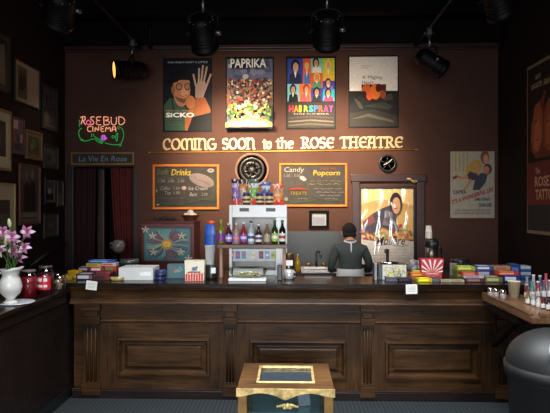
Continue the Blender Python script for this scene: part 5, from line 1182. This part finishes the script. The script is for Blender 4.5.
plastic_jar(45.5, 295, .235, .064, M('dark_red_candy', (70, 18, 26), .35, var=.5, scale=50), (186, 30, 48), 'plastic jar with a bold red label and dark red candy', M('smoke_lid', (72, 64, 66), .25), .74, word=True)
c = on_z(58.5, 290.5, SZ); t = thing('glass_canister', 'open clear canister of pale wrapped sweets at the counter corner', 'canister', c)
b = MB(); b.lathe([(0, 0), (.055, 0), (.062, .01), (.07, .09), (.058, .14), (.054, .14), (.066, .09), (.057, .012), (0, .008)], c, PLAS, 22); b.build('shell', t)
b = MB()
for i in range(22): an, rr = random.uniform(0, 6.28), random.uniform(0, .035); b.ball(c + Vector((rr * math.cos(an), rr * math.sin(an), .02 + random.uniform(0, .07))), (.018, .014, .012), rgb(random.choice([(206, 190, 160), (190, 160, 120), (220, 214, 200), (150, 110, 70)])), 7)
b.build('sweets', t)

# ================================================================== RIGHT SHELF: shakers, cup, small bottles
for pxx, pyb, lab in ((490.5, 297, 'steel salt shaker nearest the bar corner'), (496, 297.5, 'steel salt shaker second from the bar corner'), (503, 299, 'steel salt shaker beside the cream paper cup')):
    c = on_z(pxx, pyb, SHZ); t = thing('salt_shaker', lab, 'shaker', c, 'salt shakers on the condiment shelf')
    b = MB(); b.lathe([(0, 0), (.024, 0), (.026, .004), (.022, .05), (0, .05)], c, M('shaker_glass', (140, 130, 126), .15, var=.2), 14); b.build('body', t)
    b = MB(); b.lathe([(.024, .048), (.025, .065), (.016, .078), (0, .08)], c, CHROME, 14); b.build('cap', t)
c = on_z(514, 297.5, SHZ) + Vector((0, 0, .001)); cup(c, .135, .036, .05, M('cream_paper_cup', (206, 192, 160), .6), 'tall flared cream paper cup on the condiment shelf')
sp = [(526.5, 299, .12, (120, 60, 40), (196, 200, 206), 'brown small bottle with pale cap beside the cream cup'), (532, 300, .15, (90, 130, 130), (60, 140, 150), 'teal-capped small bottle behind the shelf front'), (538, 299, .145, (150, 60, 70), (214, 214, 214), 'reddish small bottle with white cap'),
      (544, 299, .15, (100, 90, 110), (190, 70, 110), 'grey small bottle with pink cap'), (549.5, 299, .155, (140, 120, 120), (226, 220, 220), 'pale small bottle with white cap at the photo edge, rear row'),
      (528, 304.5, .1, (150, 110, 70), (120, 60, 44), 'tan small bottle with brown cap at the shelf edge'), (533.5, 306, .1, (160, 170, 176), (206, 210, 214), 'silver small bottle in the front row'), (538.5, 307.5, .085, (206, 200, 196), (150, 30, 40), 'white small bottle with red cap in the front row'),
      (543.5, 309, .09, (110, 40, 40), (40, 36, 40), 'dark red small bottle with black cap in the front row'), (548.5, 310.5, .1, (60, 52, 60), (30, 30, 34), 'near-black small bottle in the front row at the photo edge')]
sp += [(527, 295.5, .16, (150, 150, 160), (90, 150, 170), 'grey sauce bottle with pale blue cap in the rear row'), (533.5, 295.5, .175, (196, 190, 190), (210, 210, 214), 'tall white sauce bottle in the rear row'), (540, 295.5, .17, (90, 120, 150), (214, 214, 220), 'blue-grey sauce bottle in the rear row'), (546, 295.5, .185, (190, 90, 110), (200, 70, 90), 'tall pink-capped sauce bottle in the rear row')]
for pxx, pyb, H, liq, cap, lab in sp:
    c = on_z(pxx, pyb, SHZ); bottle('spice_bottle', lab, 'bottle', c, H, .0185, liq, (214, 208, 204), cap, 'small bottles on the condiment shelf', .6)

# ================================================================== PERSON AT THE SINK (back to the bar)
PX, PY_ = X_(350.5, 6.36), 6.36
SKIN, SWEAT, TROU, HAIR = M('skin', (176, 118, 92), .55, var=.06), M('dark_green_grey_sweater', (58, 64, 62), .9, var=.18, scale=60), M('dark_trousers', (34, 34, 40), .9), M('black_brown_hair', (22, 16, 15), .95, var=.3, scale=60)
J = {}; V_, Rr, E_ = [], [], []
def jt(n, p, r, par=None):
    J[n] = len(V_); V_.append(p); Rr.append(r if isinstance(r, tuple) else (r, r))
    if par: E_.append((J[par], J[n]))
jt('pelvis', (0, 0, .90), (.15, .105)); jt('waist', (0, .0, 1.01), (.135, .095), 'pelvis'); jt('chest', (0, -.005, 1.14), (.16, .105), 'waist'); jt('upper', (0, .02, 1.245), (.125, .08), 'chest')
jt('neck', (0, .055, 1.315), .052, 'upper'); jt('nape', (0, .09, 1.365), .055, 'neck'); jt('skull', (0, .125, 1.425), (.072, .082), 'nape'); jt('crown', (0, .15, 1.465), (.06, .065), 'skull')
for s_, k in ((-1, 'l'), (1, 'r')):
    jt('sh' + k, (s_ * .155, .02, 1.225), .068, 'upper'); jt('ua' + k, (s_ * .2, .0, 1.13), .056, 'sh' + k); jt('el' + k, (s_ * .228, .01, 1.0), .047, 'ua' + k); jt('fa' + k, (s_ * .215, .12, .965), .042, 'el' + k); jt('wr' + k, (s_ * .17, .24, .955), .028, 'fa' + k)
    jt('pa' + k, (s_ * .155, .3, .95), (.036, .018), 'wr' + k)
    for q, (dx, L) in enumerate(((-.026, .058), (-.009, .07), (.009, .066), (.025, .05))):
        jt('f%d%s' % (q, k), (s_ * .15 + dx, .345, .94), .0095, 'pa' + k); jt('g%d%s' % (q, k), (s_ * .15 + dx * 1.1, .345 + L * .6, .925), .008, 'f%d%s' % (q, k)); jt('h%d%s' % (q, k), (s_ * .15 + dx * 1.1, .345 + L * .85, .905), .007, 'g%d%s' % (q, k))
    jt('t0' + k, (s_ * .155 - s_ * .042, .29, .94), .011, 'pa' + k); jt('t1' + k, (s_ * .155 - s_ * .06, .325, .93), .009, 't0' + k)
    jt('hip' + k, (s_ * .085, .0, .84), .088, 'pelvis'); jt('kn' + k, (s_ * .1, .015, .47), .058, 'hip' + k); jt('ca' + k, (s_ * .1, -.015, .33), .054, 'kn' + k); jt('an' + k, (s_ * .1, -.01, .075), .038, 'ca' + k); jt('to' + k, (s_ * .115, .14, .035), (.042, .03), 'an' + k)
me = bpy.data.meshes.new('body'); me.from_pydata(V_, E_, []); o = bpy.data.objects.new('person_tmp', me); C.objects.link(o)
sk = o.modifiers.new('s', 'SKIN'); sk.use_smooth_shade = True; o.modifiers.new('b', 'SUBSURF').levels = 2; o.modifiers['b'].render_levels = 2
sv = me.skin_vertices[0].data
for i, r in enumerate(Rr): sv[i].radius = r; sv[i].use_root = (i == 0)
dg = bpy.context.evaluated_depsgraph_get(); m2 = bpy.data.meshes.new_from_object(o.evaluated_get(dg)); bpy.data.objects.remove(o)
m2.name = 'body'
for m in (SWEAT, SKIN, TROU, BLKP): m2.materials.append(m)
for p in m2.polygons:
    c = p.center; p.use_smooth = True
    p.material_index = 0
    if c.z < .90 and abs(c.x) < .24 and c.y < .12 or c.z < .8: p.material_index = 2
    if c.z < .075: p.material_index = 3
    if c.y > .225 and .85 < c.z < 1.05: p.material_index = 1
    if c.z > 1.318 + (c.y - .055) * -.3: p.material_index = 1
person = thing('person', 'person seen from behind at the sink in dark sweater and white apron, head bowed', 'person', (PX, PY_, 0))
body = bpy.data.objects.new('body', m2); C.objects.link(body); body.parent = person
P0 = Vector((PX, PY_, 0))
b = MB(); HR = Matrix.Rotation(math.radians(-32), 3, 'X')
hc = P0 + Vector((0, .13, 1.445))
b.ball(hc, (.086, .1, .098), HAIR, 22, HR); b.ball(hc + Vector((0, -.05, -.045)), (.076, .05, .06), HAIR, 16)
hb = b
for v in hb.bm.verts:                                   # open the face side, ruffle the rest
    r_ = v.co - hc
    if r_.y > .05 and r_.z < .06: v.co -= r_ * .28
    else: v.co += r_.normalized() * random.uniform(-.002, .004)
b.build('hair', person)
b = MB()                                                 # nose, ears, brow of the bowed face
b.ball(hc + Vector((0, .085, -.035)), (.012, .02, .016), SKIN, 8)
for s_ in (-1, 1):
    b.ball(hc + Vector((s_ * .085, .005, -.035)), (.012, .022, .032), SKIN, 8); b.ball(hc + Vector((s_ * .03, .075, -.01)), (.012, .008, .008), rgb((230, 226, 220)), 8)
b.ball(hc + Vector((0, .068, -.075)), (.026, .012, .008), rgb((150, 80, 76)), 8); b.build('face', person)
APR = M('white_apron_cloth', (214, 212, 214), .8, var=.05)
b = MB()
n = 22; pts = []
for z, k in ((1.0, 1.02), (.955, 1.05), (.90, 1.08)):
    for i in range(n): an = 2 * PI * i / n; pts.append(P0 + Vector((.155 * k * math.cos(an), .115 * k * math.sin(an), z)))
b.faces(pts, [(j * n + i, j * n + (i + 1) % n, (j + 1) * n + (i + 1) % n, (j + 1) * n + i) for j in range(2) for i in range(n)], APR, True)
pts = []
for j in range(9):
    z = .9 - j * .05
    for i in range(9): an = math.radians(20 + i * 17.5); pts.append(P0 + Vector((.172 * math.cos(an), .135 * math.sin(an) + .01, z)))
b.faces(pts, [(j * 9 + i, j * 9 + i + 1, (j + 1) * 9 + i + 1, (j + 1) * 9 + i) for j in range(8) for i in range(8)], APR, True)
b.build('apron', person)
b = MB(); nb = P0 + Vector((0, .03, 1.31))
b.tube([nb + Vector((.066 * math.cos(2 * PI * i / 16), .062 * math.sin(2 * PI * i / 16) + .015, .012 + .012 * math.sin(2 * PI * i / 16))) for i in range(16)], .011, APR, 6, True)
b.tube([nb + Vector((0, -.052, .0)), nb + Vector((.003, -.085, -.035)), nb + Vector((.0, -.1, -.08)), nb + Vector((.002, -.105, -.115))], .008, APR, 6)
b.ball(nb + Vector((0, -.052, .0)), (.02, .012, .014), APR, 10); b.build('apron_neck_tie', person)
person.scale = (1, 1, .975)

# ================================================================== LIGHTS
def lamp(name, kind, loc, target, energy, col, **kw):
    L = bpy.data.lights.new(name, kind); L.energy = energy; L.color = col
    for k, v in kw.items(): setattr(L, k, v)
    o = bpy.data.objects.new(name, L); C.objects.link(o); o.location = loc
    o.rotation_euler = (Vector(target) - Vector(loc)).to_track_quat('-Z', 'Y').to_euler(); return o
lamp('daylight_from_shopfront', 'AREA', (-.2, -3.6, 1.4), (-.1, 6, .7), 85, (.93, .97, 1.0), shape='RECTANGLE', size=4.6, size_y=2.0, spread=math.radians(110))
lamp('added_bar_beam', 'SPOT', (.1, -3.4, 2.0), (.05, 5, .55), 1000, (.93, .97, 1.0), spot_size=math.radians(44), spot_blend=1.0, shadow_soft_size=.7)  # added spot; its cone brightens the bar and leaves the sides dark
lamp('lobby_ceiling_light', 'AREA', (.1, 2.8, 4.05), (.1, 3.1, 0), 120, (.93, .97, 1.0), shape='RECTANGLE', size=2.8, size_y=1.2, spread=math.radians(90))
wc = (1.0, .8, .54)
for cc, px_ in ((c2, 238), (c3, 334)):
    lamp('spot_lamp', 'SPOT', (cc.x, cc.y + .2, cc.z - .2), on_y(px_, 160, YB), 640, wc, spot_size=math.radians(62), spot_blend=1.0, shadow_soft_size=.1)
    lamp('spill_fill', 'SPOT', (cc.x, cc.y + .2, cc.z - .2), on_y(px_, 150, YB), 125, wc, spot_size=math.radians(98), spot_blend=1.0, shadow_soft_size=.1)  # added wide fill, set at the same two spotlights
lamp('spot_lamp', 'SPOT', (c1.x - .25, c1.y - .05, c1.z - .05), (XL, 6.4, 2.0), 8, wc, spot_size=math.radians(70), spot_blend=.8, shadow_soft_size=.06)
lamp('added_bar_fill', 'AREA', (.0, 5.7, 3.0), (0, 6.0, 1.0), 22, (1, .93, .84), shape='RECTANGLE', size=2.4, size_y=.2, spread=math.radians(120))  # added fill above the bar, with no fitting of its own
wd = bpy.data.worlds.new('room_ambient'); bpy.context.scene.world = wd; wd.use_nodes = True
wd.node_tree.nodes['Background'].inputs[0].default_value = (.5, .55, .6, 1); wd.node_tree.nodes['Background'].inputs[1].default_value = .02

# ================================================================== CAMERA
cam = bpy.data.cameras.new('camera'); cam.sensor_width = 36; cam.sensor_fit = 'HORIZONTAL'; cam.lens = 36 * FPX / 550; cam.clip_start = .05
co = bpy.data.objects.new('camera', cam); C.objects.link(co); co.location = (0, 0, CAMZ); co.rotation_euler = (PI / 2, 0, YAW)
bpy.context.scene.camera = co
bpy.context.scene.view_settings.view_transform = 'Standard'
bpy.context.scene.view_settings.look = 'None'
bpy.context.scene.view_settings.exposure = 0.0
